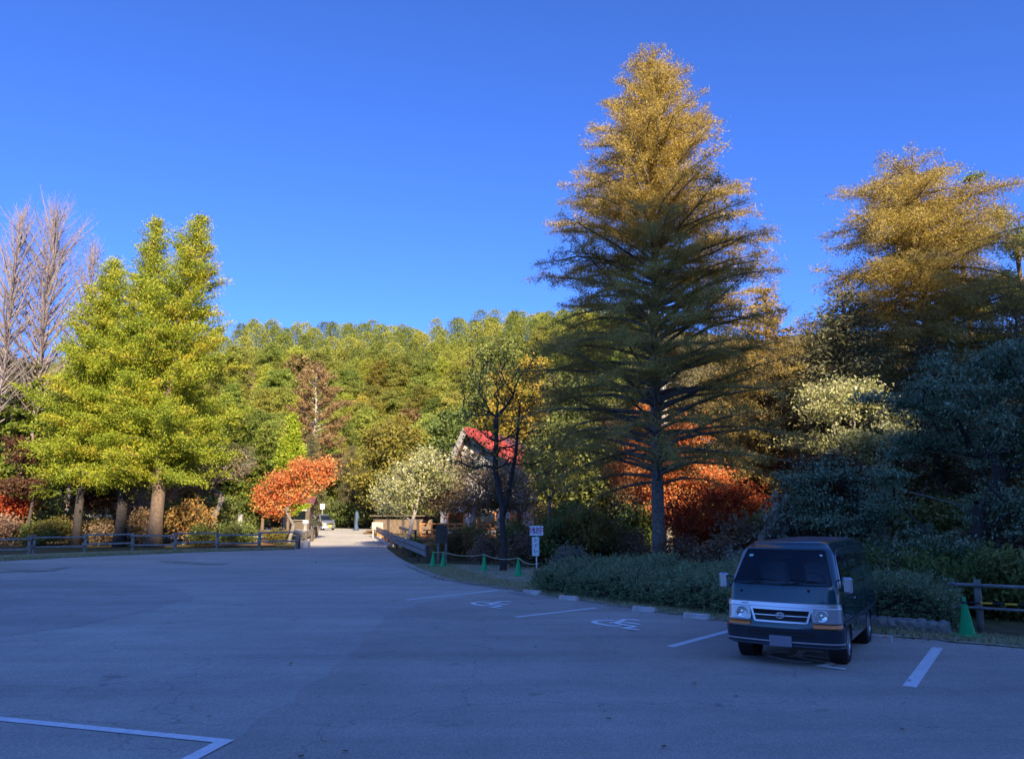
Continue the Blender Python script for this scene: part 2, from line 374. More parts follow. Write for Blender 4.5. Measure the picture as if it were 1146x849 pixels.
def conifer(name, H, prof, nb, z0, r0, leafm, bark, up0=.35, up1=.1, droop=.0, dens=60, size=.16, aspect=.4, spread=.10,
            twig=.45, tstep=.35, seed=1, lv=(.72, 1.08), lowthin=0., lean=(0, 0), bare=.15, bare_top=None, tv=.28, cw=.07, wild=.0, flat=.5, az_scale=None, parent=None, tw_up=0., clump=.35, rb=1.):
    g = np.random.default_rng(seed)
    root = parent or empty(name)
    n = 14
    tp = []
    for i in range(n + 1):
        t = i / n; w = .012 * H * (t if t < 1 else 1)
        tp.append((lean[0] * t * t + g.normal() * w * .25, lean[1] * t * t + g.normal() * w * .25, H * t))
    tp[0] = (0, 0, -.3)
    tpn = np.array(tp)
    MB().tube(tp, [r0 * (1.35 if i == 0 else 1) * (1 - i / n) ** .8 + .015 for i in range(n + 1)], 12).build('trunk', bark, root)
    P0, P1, Ra, Rb, W, CL = [], [], [], [], [], []
    az = g.random() * 6
    for i in range(nb):
        u = (i + g.random() * .6) / nb; wt = 1 - lowthin * max(0, 1 - u * 1.7)
        z = z0 + (H * .985 - z0) * u
        az += 2.4 + g.normal() * .25
        Rm = prof(z / H)
        sc_ = 1.0 if az_scale is None else az_scale(az)
        Lb = Rm * g.uniform(*lv) * sc_ + .12
        if g.random() < wild: Lb *= g.uniform(1.05, 1.3)
        tr = np.array([np.interp(z, tpn[:, 2], tpn[:, k]) for k in (0, 1)] + [z])
        el = up0 * (1 - u) + up1 * u + g.normal() * .08
        bare_ = bare if bare_top is None else bare + (bare_top - bare) * min(1, u * 1.5)
        m = 6; pts = [tr]; d = np.array([math.cos(az), math.sin(az), math.tan(el)]); d /= np.linalg.norm(d)
        for k in range(m):
            d2 = d + np.array([g.normal() * cw, g.normal() * cw, -droop / m + g.normal() * cw * .7]); d = d2 / np.linalg.norm(d2)
            pts.append(pts[-1] + d * Lb / m)
        pts = np.array(pts); rbr = (.012 + .011 * Lb) * rb
        cl = g.random()
        for k in range(m):
            P0.append(pts[k]); P1.append(pts[k+1]); Ra.append(rbr * (1 - k / m) + .004); Rb.append(rbr * (1 - (k+1) / m) + .004)
            W.append(0. if (k + .5) / m < bare_ else .8 * wt); CL.append(cl)
        nt_ = max(2, int(Lb * (1 - bare_) / tstep)); side = 1
        for q in range(nt_):
            s = bare_ + (1 - bare_) * (q + g.random()) / nt_
            k = min(m - 1, int(s * m)); f = s * m - k
            o = pts[k] * (1 - f) + pts[k+1] * f; bd = unit(pts[k+1] - pts[k]); side = -side
            h = unit(np.cross(bd, [0, 0, 1])) * side
            td = unit(bd * .75 + h * g.uniform(.5, .95) + np.array([0, 0, tw_up + g.normal() * tv]))
            tl = Lb * twig * (1.08 - s) * g.uniform(.6, 1.1) + .15
            a = o
            for j in range(2):
                td = unit(td + np.array([0, 0, -.10 * droop]) + g.normal(size=3) * .10)
                b = a + td * tl / 2
                P0.append(a); P1.append(b); Ra.append(.006 + .004 * tl * (1 - j)); Rb.append(.004 + .003 * (1 - j)); W.append(wt); CL.append(cl * .5 + g.random() * .5)
                a = b
    P0, P1, W, CL = map(np.array, (P0, P1, W, CL))
    frusta_mesh('branches', P0, P1, Ra, Rb, 4, bark, root)
    if dens == 0: return root, 0
    C, D, idx = seg_sample(P0, P1, W, dens, g)
    C = C + g.normal(size=C.shape) * spread * np.array([1, 1, .7])
    D = unit(D + g.normal(size=D.shape) * .75)
    rnd = np.clip(CL[idx] * clump + g.random(len(C)) * (1 - clump) , 0, 1)
    leaves('crown', C, D, size, aspect, leafm, root, rnd, flat, g)
    return root, len(C)

def grow(T, trunk, step=.6, up=.6, pl=.25, g=rng, rtip=.012, ex=.46, rmin=0.006):
    """branches from a trunk to every target point; radii follow the number of tips carried"""
    nodes = [np.array(trunk[0], float)]; par = [-1]; plen = [0.]; istr = [True]
    for a, b in zip(trunk[:-1], trunk[1:]):
        a, b = np.array(a, float), np.array(b, float); k = max(1, int(np.linalg.norm(b - a) / step))
        for i in range(1, k + 1):
            nodes.append(a + (b - a) * i / k + (g.normal(size=3) * .02 if i < k else 0)); par.append(len(nodes) - 2); plen.append(plen[-1] + np.linalg.norm(b - a) / k)
    ntr = len(nodes); base = nodes[-1]
    minz = trunk[1][2] if len(trunk) > 1 else 0
    T = T[np.argsort(np.linalg.norm(T - base, axis=1) + g.random(len(T)) * .5)]
    N = np.zeros((60000, 3)); N[:len(nodes)] = nodes; PL = np.zeros(60000); PL[:len(nodes)] = plen; cnt = len(nodes)
    ok0 = np.zeros(60000, bool); ok0[:ntr] = N[:ntr, 2] >= minz - 1e-3; tips = []
    for t in T:
        d = t - N[:cnt]; dist = np.linalg.norm(d, axis=1)
        cost = dist + pl * PL[:cnt] + up * np.maximum(0, N[:cnt, 2] - t[2] + .1 * dist)
        cost = np.where(ok0[:cnt], cost, 1e9)
        j = int(np.argmin(cost)); k = max(1, int(round(dist[j] / step)))
        a = N[j].copy(); bow = np.array([0, 0, -.10 * dist[j]]) + g.normal(size=3) * .05 * dist[j]
        pj = j
        for i in range(1, k + 1):
            f = i / k
            p = a + (t - a) * f + bow * (4 * f * (1 - f)) + (g.normal(size=3) * .04 if i < k else 0)
            N[cnt] = p; PL[cnt] = PL[pj] + np.linalg.norm(p - N[pj]); par.append(pj); ok0[cnt] = True; pj = cnt; cnt += 1
        tips.append(pj)
    N = N[:cnt]; par = np.array(par); c = np.zeros(cnt); c[tips] = 1
    for i in range(cnt - 1, 0, -1): c[par[i]] += c[i]
    c = np.maximum(c, 1); rad = np.maximum(rtip * c ** ex, rmin)
    ii = np.arange(1, cnt)
    return N, par, c, rad, ii, tips, ntr

def cloud(lobes, n, g, shell=.55):
    """target points inside a union of ellipsoids: (cx,cy,cz, rx,ry,rz)"""
    lobes = np.array(lobes, float); vol = np.prod(lobes[:, 3:], axis=1) ** .8; pr = vol / vol.sum()
    k = g.choice(len(lobes), n, p=pr)
    d = unit(g.normal(size=(n, 3))); r = g.uniform(shell ** 3, 1, (n, 1)) ** (1 / 3)
    return lobes[k, :3] + d * r * lobes[k, 3:]

def broadleaf(name, lobes, nt_, trunk, leafm, bark, nl=40, size=.12, aspect=.6, spread=.35, seed=1, rtip=.012, ex=.46, twigs=3, tw=.5,
              flat=.3, clump=.4, shell=.5, rtrunk=None, step=.6, up=.6, sparse=None, rnd_bias=0., vflat=1., pl=.25):
    g = np.random.default_rng(seed); root = empty(name)
    N, par, c, rad, ii, tips, ntr = grow(cloud(lobes, nt_, g, shell), trunk, step=step, up=up, g=g, rtip=rtip, ex=ex, pl=pl)
    if rtrunk: rad[:ntr] = np.maximum(rad[:ntr], rtrunk * (1 - .35 * np.arange(ntr) / max(1, ntr - 1)))
    rad[0] *= 1.3
    P0 = N[par[ii]]; P1 = N[ii]; R0 = np.where(c[par[ii]] > c[ii] * 3, rad[ii] * 1.3, rad[par[ii]]); R1 = rad[ii]
    big = np.array([i < ntr for i in ii])
    MB().tube([tuple(p) for p in N[:ntr]], list(rad[:ntr]), 10).build('trunk', bark, root)
    a, b, ra, rb = P0[~big], P1[~big], R0[~big], R1[~big]
    tp = N[tips]; k = len(tp) * twigs
    o = np.repeat(tp, twigs, 0); q = par[np.repeat(np.array(tips), twigs)]
    f = g.random((k, 1)); o = o * (1 - f) + N[q] * f
    outd = unit(np.repeat(tp, twigs, 0) - np.array(trunk[-1]))
    e = o + unit(outd * .5 + g.normal(size=(k, 3)) * .7 + np.array([0, 0, .12])) * tw * g.uniform(.5, 1.2, (k, 1))
    a = np.concatenate([a, o]); b = np.concatenate([b, e]); ra = np.concatenate([ra, np.full(k, rtip * .7)]); rb = np.concatenate([rb, np.full(k, rtip * .35)])
    frusta_mesh('branches', a, b, ra, rb, 5, bark, root)
    if nl > 0:
        sel = np.repeat(np.arange(k), g.poisson(nl / twigs, k) if sparse is None else (g.poisson(nl / twigs, k) * (g.random(k) < sparse)).astype(int))
        f = g.random((len(sel), 1))
        C = o[sel] * (1 - f) + e[sel] * f + g.normal(size=(len(sel), 3)) * spread * np.array([1, 1, .6 * vflat])
        D = unit(g.normal(size=(len(sel), 3)) + np.array([0, 0, -.2]))
        cl = g.random(len(tp))[sel // twigs]
        leaves('crown', C, D, size, aspect, leafm, root, np.clip(cl * clump + g.random(len(sel)) * (1 - clump) + rnd_bias, 0, 1), flat, g)
    return root

def layers(cx, cy, z0, z1, rx, ry, n, g, r=.9, rz=.22):
    out = []
    for i in range(n):
        f = g.random(); a = g.random() * 6.28; q = math.sqrt(g.random()); k = math.sin(math.pi * (.18 + .72 * f)) ** .6
        out.append((cx + rx * k * q * math.cos(a), cy + ry * k * q * math.sin(a), z0 + (z1 - z0) * f, r * g.uniform(.6, 1.3), r * g.uniform(.6, 1.2), rz))
    return out
def put(o, x, y, z=None, rz=0., s=1.):
    o.location = (x, y, gz(x, y) if z is None else z); o.rotation_euler = (0, 0, rz); o.scale = (s, s, s); return o

# ------------------------------------------------------------------ terrain
def smooth(t): t = np.clip(t, 0, 1); return t * t * (3 - 2 * t)
def gz(x, y):
    x = np.asarray(x, float); y = np.asarray(y, float)
    z = .85 * np.clip((y - 40) / 40, 0, 1)
    Hh = np.interp(x, [-260, -150, -95, -60, -20, 40, 120, 260], [24, 33, 40, 47.5, 50, 46, 40, 32])
    y0 = np.interp(x, [-120, -60, -15, 10, 40, 120], [98, 103, 108, 96, 76, 60])
    t = (y - y0) / 92
    h = Hh * (smooth(t * .82 + .0) * .9 + .1 * np.clip(t, 0, 1)) + np.where(t > 1, np.clip(t - 1, 0, 3) * 2.0, 0)
    h = h + np.clip(t * 3, 0, 1) * (1.2 * np.sin(x * .07 + 1) + .8 * np.sin(x * .19 + y * .11))
    r = z + np.where(t > 0, np.maximum(h, 0), 0)
    return float(r) if r.ndim == 0 else r
def grid_mesh(name, xs, ys, fz, matl, dz=0.):
    X, Y = np.meshgrid(xs, ys); Z = fz(X, Y) + dz
    V = np.stack([X, Y, Z], -1).reshape(-1, 3); nx, ny = len(xs), len(ys)
    i = (np.arange(ny - 1)[:, None] * nx + np.arange(nx - 1)[None]).ravel()
    Fq = np.stack([i, i + 1, i + 1 + nx, i + nx], 1)
    me = bpy.data.meshes.new(name); me.from_pydata(V.tolist(), [], Fq.tolist())
    me.polygons.foreach_set('use_smooth', np.ones(len(Fq), bool)); me.update()
    return link(name, me, matl)
xs = np.unique(np.concatenate([np.linspace(-1500, -260, 12), np.linspace(-260, 200, 116), np.linspace(200, 1500, 12)]))
ys = np.unique(np.concatenate([np.linspace(-1500, -40, 12), [-20, 0, 20, 40, 60, 80], np.arange(84, 280, 4.), np.linspace(280, 2000, 12)]))
tag(grid_mesh('ground', xs, ys, gz, M['forest_floor']), kind='structure')
# unseen ridge behind the photographer, its crest shaped to throw the shade over the car park
AX = np.array([-.30, .954]); SX = np.array([.954, .30])       # along the sunlight, and across it
def crest(s):
    B = np.interp(s, [-140, -60, -25, -9, 0, 4, 9, 15, 18, 19.2, 26.6, 27.6, 35, 60, 140], [36, 35, 34, 32.2, 29.6, 28.4, 28.2, 28.6, 28.8, 19.8, 19.8, 30.5, 31.5, 32, 34])  # dip cut into the crest so sun reaches the maple and pale tree
    return B + 78
aa = np.concatenate([np.linspace(-30, -140, 20), np.linspace(-144, -156, 5), np.linspace(-165, -330, 10)])
ss = np.concatenate([np.linspace(-190, -32, 40), np.arange(-30, 70, .5), np.linspace(72, 190, 30)])
gr = np.random.default_rng(4)
nz = np.convolve(gr.normal(size=len(ss) + 6), np.ones(3) / 3, 'valid')[:len(ss)] * 1.0
V = []
for a in aa:
    for j, s in enumerate(ss):
        c = crest(s)
        up_ = smooth((-30 - a) / 118) if a > -150 else 1 - .55 * smooth((-150 - a) / 180)
        k = math.exp(-((a + 150) / 6) ** 2)
        p = AX * a + SX * s
        base = (crest(np.clip(s, -140, 140)) if k > .3 else np.interp(s, [-190, -140, 140, 190], [80, 112, 112, 80]) * .93)
        z = (base * k + (1 - k) * np.interp(s, [-190, -140, 20, 35, 140, 190], [64, 100, 92, 76, 98, 64])) * up_ + (nz[j] * k if k > .3 else 0)
        z *= float(np.interp(s, [-190, -125, -70, 85, 130, 190], [.12, .25, 1, 1, .25, .12]))  # ends kept low so more sky light reaches the car park
        V.append((p[0], p[1], -.6 if a == -30 else z))
ns = len(ss)
Fq = [(i*ns+j, (i+1)*ns+j, (i+1)*ns+j+1, i*ns+j+1) for i in range(len(aa)-1) for j in range(ns-1)]
me = bpy.data.meshes.new('hill'); me.from_pydata(V, [], Fq); me.update()
tag(link('hill', me, M['forest_floor']), kind='structure')

# asphalt: rows (y, left x, right x), each strip level across
LE = [(-40, -60), (10, -52), (30, -40), (38, -28.5), (42.7, -24.2), (46.9, -19.2), (49, -14.2), (50, -13.6), (60, -16), (72, -18.2), (80, -26), (84, -34), (96, -46)]
RE = [(-40, 75), (-5, 32), (5, 20), (14, 9.2), (15.5, 7.3), (17.4, 5.0), (24.2, .6), (28.4, -2.1), (33, -3.6), (38, -4.9), (43, -6.3), (50, -8.0), (55, -8.9), (70, -12.6), (80, -14.2), (88, -13), (96, -12)]
def edge(E, y): return float(np.interp(y, [e[0] for e in E], [e[1] for e in E]))
rows = sorted(set([e[0] for e in LE + RE] + [40., 20, 12]))
mb = MB()
for a, b in zip(rows[:-1], rows[1:]):
    mb.add([(edge(LE, a), a, gz(0, min(a, 80)) + .03), (edge(RE, a), a, gz(0, min(a, 80)) + .03), (edge(RE, b), b, gz(0, min(b, 80)) + .03), (edge(LE, b), b, gz(0, min(b, 80)) + .03)], [(0, 1, 2, 3)])
tag(mb.build('asphalt_pavement', M['asphalt']), kind='structure')
ZP = .034
def sheet(name, pts, m, z=ZP):
    o = MB().poly([(x, y, z) for x, y in pts]).build(name, m); return tag(o, kind='structure')
def wob(pts, amp, g=np.random.default_rng(8), n=7):
    out = []
    for i in range(len(pts)):
        a = np.array(pts[i]); b = np.array(pts[(i + 1) % len(pts)])
        for k in range(n): out.append(tuple(a + (b - a) * k / n + g.normal(size=2) * amp * (k > 0)))
    return out
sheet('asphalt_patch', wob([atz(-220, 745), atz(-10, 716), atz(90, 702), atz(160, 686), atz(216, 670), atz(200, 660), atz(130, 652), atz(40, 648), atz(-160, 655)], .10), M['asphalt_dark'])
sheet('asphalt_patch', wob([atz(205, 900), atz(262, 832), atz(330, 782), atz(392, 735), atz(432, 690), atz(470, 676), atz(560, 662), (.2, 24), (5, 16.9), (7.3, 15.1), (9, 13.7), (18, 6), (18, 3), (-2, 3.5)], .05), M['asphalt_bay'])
# verge of dry grass along the lot edge
mb = MB()
def strip(E, w, n, sgn, m, name, y0, y1, z=.045, wf=None):
    ys_ = [y for y in np.unique(np.concatenate([np.linspace(y0, y1, n), [40.]])) if y0 <= y <= y1]; vs = []
    g = np.random.default_rng(3)
    for y in ys_:
        x = edge(E, y) - sgn * (.25 + g.random() * .35); ww = w if wf is None else wf(y)
        vs += [(x, y, gz(0, y) + z), (x + sgn * ww, y, gz(0, y) + z)]
    fs = [(2*i, 2*i+1, 2*i+3, 2*i+2) for i in range(len(ys_)-1)]
    return tag(MB().add(vs, fs).build(name, m), kind='structure')
strip(RE, 3, 60, 1, M['verge'], 'grass_verge', 6, 24.6, wf=lambda y: 1.6)
strip(RE, 3, 40, 1, M['gravel'], 'gravel_verge', 24.6, 37, wf=lambda y: 5.5)
strip(LE, 3, 60, -1, M['verge'], 'grass_verge', 10, 49.5, wf=lambda y: 7.)
sheet('gravel', wob([atz(-5, 641), atz(60, 640), atz(75, 635), atz(20, 630), atz(-5, 631)], .2), M['gravel'], .05)
def conc(px0, py0, px1, py1, w):
    a, b = np.array(atz(px0, py0)), np.array(atz(px1, py1)); d = unit(b - a); s = np.array([-d[1], d[0]]) * w / 2
    return [tuple(a + s), tuple(b + s), tuple(b - s), tuple(a - s)]
sheet('gravel', wob(conc(185, 628, 245, 632, 1.1), .05), M['gravel'], .05)
# sunlit leaf litter and paths beyond the bridge
def zsheet(name, pts, m, dz):
    o = MB().poly([(x, y, gz(0, min(y, 80)) + dz) for x, y in pts]).build(name, m); return tag(o, kind='structure')
zsheet('leaf_litter', wob([(-13.7, 71), (-9, 70.5), (-3, 79), (-3, 79.9), (-15, 79.9)], .2), M['litter'], .06)
zsheet('leaf_litter', wob([(-22, 52.5), (-16.4, 52.5), (-18.4, 62), (-22, 62)], .2), M['litter'], .06)
zsheet('path', [(-36, 63), (-19, 63), (-20, 67), (-36, 68)], M['gravel'], .05)
zsheet('path', [(-9.2, 60), (2, 60), (2, 64), (-10, 64)], M['litter'], .06)

# ------------------------------------------------------------------ painted marks (sheets on the asphalt)
def stroke(pts, w, m, name='road_marking', z=.038, parent=None, closed=False):
    P = [Vector((p[0], p[1])) for p in pts]; vs = []
    for i, p in enumerate(P):
        a = (P[i] - P[i-1]).normalized() if i > 0 else (P[1] - P[0]).normalized()
        b = (P[i+1] - P[i]).normalized() if i < len(P) - 1 else a
        nrm = Vector((-(a + b).y, (a + b).x)).normalized(); k = w / 2 / max(.5, nrm.dot(Vector((-a.y, a.x))))
        vs += [(p.x + nrm.x * k, p.y + nrm.y * k, z), (p.x - nrm.x * k, p.y - nrm.y * k, z)]
    return vs, [(2*i, 2*i+1, 2*i+3, 2*i+2) for i in range(len(P)-1)]
def line(a, b, w, m, z=.038):
    vs, fs = stroke([a, b], w, m, z=z); return tag(MB().add(vs, fs).build('road_marking', m), kind='structure')
line(atz(455, 672.5), atz(557, 661.5), .17, M['paint'])
line(atz(577, 692), atz(667, 681.5), .15, M['paint'])
line(atz(750, 725.5), atz(826, 705), .16, M['paint'])
line(atz(1018, 771), atz(1049.5, 726.6), .17, M['paint'])
line(atz(568, 664), atz(598, 669), .12, M['paint_faint'])
line(atz(-90, 798.5), atz(252, 833), .14, M['paint'])
line(atz(254, 831.5), atz(208, 856), .16, M['paint'], .042)
line(atz(-60, 634.5), atz(48, 640), .14, M['paint_faint'], .056)
# wheelchair symbols
def zp(x, y): return atz(650 + x / 14.325, 680 + y / 14.325)
wheel = [zp(*q) for q in ((525, 224), (400, 226), (290, 232), (225, 242), (205, 254), (240, 270), (330, 292), (450, 313), (560, 321), (645, 322))]
parts_ = [wheel, [zp(460, 270), zp(560, 262), zp(650, 238), (zp(715, 214)), zp(820, 214), zp(940, 230)],
          [zp(590, 262), zp(700, 262), zp(830, 278), zp(955, 296)], [zp(560, 270), zp(640, 294), zp(760, 312), zp(880, 330)],
          [zp(880, 332), zp(800, 345), zp(690, 356), zp(800, 372), zp(940, 388)]]
def symbol(dx, dy, m=M['paint_new']):
    mb = MB()
    for i, s in enumerate(parts_):
        vs, fs = stroke([(x + dx, y + dy) for x, y in s], .12, m, z=.042 + .0012 * i); mb.add(vs, fs)
    return tag(mb.build('wheelchair_marking', m), kind='structure')
symbol(0, 0)
s1 = np.array(atz(528, 676)) - np.array(atz(663.5, 697.5)); symbol(*s1)
M['paint_mid'] = worn_paint('paint_mid', (.93, .92, .88), .3)
s3 = np.array(atz(856, 735)) - np.array(atz(663.5, 697.5)); symbol(*s3, M['paint_mid'])

# wheel stops
def wheel_stop(px, py, label):
    x, y = atz(px, py)
    r = empty('wheel_stop', (x, y, .03), R(-38))
    tag(r, label, 'wheel stop', 'concrete wheel stops at the back of the parking bays')
    mb = MB(); w, h = .60, .115
    pr = [(-.075, 0), (.075, 0), (.06, h - .02), (.045, h), (-.045, h), (-.06, h - .02)]
    mb.add([(-w/2, a, b) for a, b in pr] + [(w/2, a, b) for a, b in pr], [tuple(range(5, -1, -1)), tuple(range(6, 12))] + [(i, (i+1) % 6, 6+(i+1) % 6, 6+i) for i in range(6)])
    mb.build('concrete_block', M['concrete_pale'], r)
    for sx in (-.2, .2): MB().box((sx, -.06, h - .012), (.09, .035, .04), ch=.01).build('reflector', M['amber_pale'], r)
M['amber_pale'] = mat('amber_pale', (.85, .55, .42), .35, spec=.7)
for px, py, lb in ((596, 665.5, 'pale concrete wheel stop farthest from the van, near the left end of the long hedge'),
                   (637, 672.5, 'pale concrete wheel stop second farthest from the van, in the far bay'),
                   (721.5, 685.5, 'pale concrete wheel stop beyond the nearer bright white wheelchair mark'),
                   (780, 693.5, 'pale concrete wheel stop nearest the front of the dark van'),
                   (868, 706, 'pale concrete wheel stop behind the left rear of the dark van'),
                   (979, 718.5, 'pale concrete wheel stop right of the dark van, before the short hedge')):
    wheel_stop(px, py, lb)

# ------------------------------------------------------------------ vehicles
class Skin:
    """a car body as rounded outlines stacked in height; t runs round the outline in metres from the middle of the nose"""
    def __init__(s, W, YF, YR, r=.16, bow=.06, rr=.1):
        s.W, s.YF, s.YR, s.r, s.bow, s.rr = W, YF, YR, r, bow, rr
    def f(s, tab, z): return float(np.interp(z, [a for a, _ in tab], [b for _, b in tab]))
    def P(s, t, z, off=0.):
        w, yf, yr = s.f(s.W, z), s.f(s.YF, z), s.f(s.YR, z); sg = -1 if t < 0 else 1; t = abs(t); r, rr = s.r, s.rr
        ya = yf - s.bow; La = w - r; Lb = La + r * math.pi / 2; Lc = Lb + (ya - r) - (yr + rr); Ld = Lc + rr * math.pi / 2
        if t <= La: x, y, nx, ny = t, yf - s.bow * (t / La) ** 2, s.bow * 2 * t / La ** 2, 1
        elif t <= Lb:
            a = (t - La) / r; x, y, nx, ny = La + r * math.sin(a), ya - r + r * math.cos(a), math.sin(a), math.cos(a)
        elif t <= Lc: x, y, nx, ny = w, ya - r - (t - Lb), 1, 0
        elif t <= Ld:
            a = (t - Lc) / rr; x, y, nx, ny = w - rr + rr * math.cos(a), yr + rr - rr * math.sin(a), math.cos(a), -math.sin(a)
        else: x, y, nx, ny = max(0, w - rr - (t - Ld)), yr, 0, -1
        l = math.hypot(nx, ny); return ((x + off * nx / l) * sg, y + off * ny / l, z)
    def total(s, z):
        w, yf, yr = s.f(s.W, z), s.f(s.YF, z), s.f(s.YR, z)
        return w - s.r + s.r * math.pi / 2 + (yf - s.bow - s.r - yr - s.rr) + s.rr * math.pi / 2 + w - s.rr
    def tside(s, y, z): return s.f(s.W, z) - s.r + s.r * math.pi / 2 + (s.f(s.YF, z) - s.bow - s.r - y)
    def patch(s, name, rowsz, m, parent, off=.006, n=14, thick=0., side=False, mirror=False):
        """rowsz: list of (z, t0, t1) from low to high; t are y positions on the flank when side is set"""
        mb = MB(); k = len(rowsz)
        def put_(o, sg=1):
            vs = []
            for z, a, b in rowsz:
                if side: a, b = s.tside(a, z), s.tside(b, z)
                for i in range(n + 1): vs.append(s.P(sg * (a + (b - a) * i / n), z, o))
            return vs
        v = put_(off, -1 if mirror else 1)
        fs = [(r*(n+1)+i, r*(n+1)+i+1, (r+1)*(n+1)+i+1, (r+1)*(n+1)+i) for r in range(k-1) for i in range(n)]
        if not mirror: fs = [f[::-1] for f in fs]
        mb.add(v, fs, True)
        if thick > 0:                      # edge skirt back into the body
            w = put_(off - thick, -1 if mirror else 1); b = len(mb.v); mb.v += [tuple(map(float, p)) for p in w]
            bd = [i for i in range(n+1)] + [r*(n+1)+n for r in range(1, k)] + [(k-1)*(n+1)+i for i in range(n-1, -1, -1)] + [r*(n+1) for r in range(k-2, 0, -1)]
            for i in range(len(bd)):
                p, q = bd[i], bd[(i+1) % len(bd)]; mb.f.append((q, p, p + b, q + b)); mb.sm.append(False)
        return mb.build(name, m, parent)
    def body(s, name, zs, m, parent, cap, hole=None, nf=16, ns=40, nr=10, zmat=None):
        mb = MB(); L = len(zs); per = []
        for z in zs:
            w = s.f(s.W, z); T = s.total(z); La = w - s.r; Lb = La + s.r * math.pi / 2
            ts = list(np.linspace(0, La, nf)) + list(np.linspace(La, Lb, 7)[1:]) + list(np.linspace(Lb, T - (w - s.rr) - s.rr * math.pi / 2, ns)[1:]) + list(np.linspace(T - (w - s.rr) - s.rr * math.pi / 2, T, nr)[1:])
            per.append(ts)
        K = len(per[0]); ring = [-(K - 1 - i) for i in range(K - 1)] + list(range(K - 1)); n = len(ring)
        vs = []
        for z, ts in zip(zs, per):
            for i in ring: vs.append(s.P(math.copysign(ts[abs(i)], i if i else 1), z))
        fs = []
        for r in range(L - 1):
            for j in range(n):
                q = (r*n+j, r*n+(j+1) % n, (r+1)*n+(j+1) % n, (r+1)*n+j)
                if hole:
                    c = [sum(vs[i][k] for i in q) / 4 for k in range(3)]
                    if hole(c): continue
                fs.append(q[::-1] if False else q)
        # roof: shrinking rings
        top = vs[-n:]; cx = sum(p[0] for p in top) / n; cy = sum(p[1] for p in top) / n; b0 = (L - 1) * n
        for sx, sy, dz in cap:
            b = len(vs); vs += [(p[0] * sx, cy + (p[1] - cy) * sy, zs[-1] + dz) for p in top]
            fs += [(b0+j, b0+(j+1) % n, b+(j+1) % n, b+j) for j in range(n)]; b0 = b
        fs.append(tuple(b0 + j for j in range(n)))
        mb.add(vs, fs, True); o = mb.build(name, m, parent)
        return o
def cut_arches(o, centres, r, half, parent):
    """cut the wheel arches out of a body"""
    cb = MB()
    for (x, y, z) in centres:
        k = 28; a = [(x - half, y + r*math.cos(2*math.pi*i/k), z + r*math.sin(2*math.pi*i/k)) for i in range(k)]
        b = [(x + half, p[1], p[2]) for p in a]
        cb.add(a + b, [tuple(range(k-1, -1, -1)), tuple(range(k, 2*k))] + [(i, (i+1) % k, k+(i+1) % k, k+i) for i in range(k)])
    c = cb.build('cutter', None)
    md = o.modifiers.new('arch', 'BOOLEAN'); md.object = c; md.solver = 'EXACT'; md.operation = 'DIFFERENCE'
    dg = bpy.context.evaluated_depsgraph_get(); me = bpy.data.meshes.new_from_object(o.evaluated_get(dg))
    o.modifiers.clear(); old = o.data; me.name = old.name; o.data = me
    bpy.data.objects.remove(c)
def wheel(parent, x, y, R0, w, rim, out=1, spokes=6, steer=0.):
    e = bpy.data.objects.new('wheel', None); COL.objects.link(e); e.parent = parent; e.location = (x, y, R0); e.rotation_euler = (0, 0, steer)
    s = out
    mb = MB().lathe([(rim, -w/2), (R0*.93, -w/2), (R0, -w/2+.025), (R0, w/2-.025), (R0*.93, w/2), (rim+.01, w/2), (rim, w/2-.02), (rim, -w/2)], k=36, axis='x'); mb.build('tyre', M['rubber'], e)
    mb = MB().lathe([(rim, s*(w/2-.005)), (rim-.02, s*(w/2-.01)), (rim-.03, s*(w/2-.05)), (rim*.35, s*(w/2-.035)), (rim*.3, s*(w/2-.015)), (.02, s*(w/2-.012))], k=30, axis='x')
    for i in range(spokes):
        a = 2*math.pi*i/spokes
        mb.bar((s*(w/2-.02), .05*math.cos(a), .05*math.sin(a)), (s*(w/2-.018), (rim-.02)*math.cos(a), (rim-.02)*math.sin(a)), .03, .045)
    mb.build('rim', M['wheel_silver'], e)
    return e

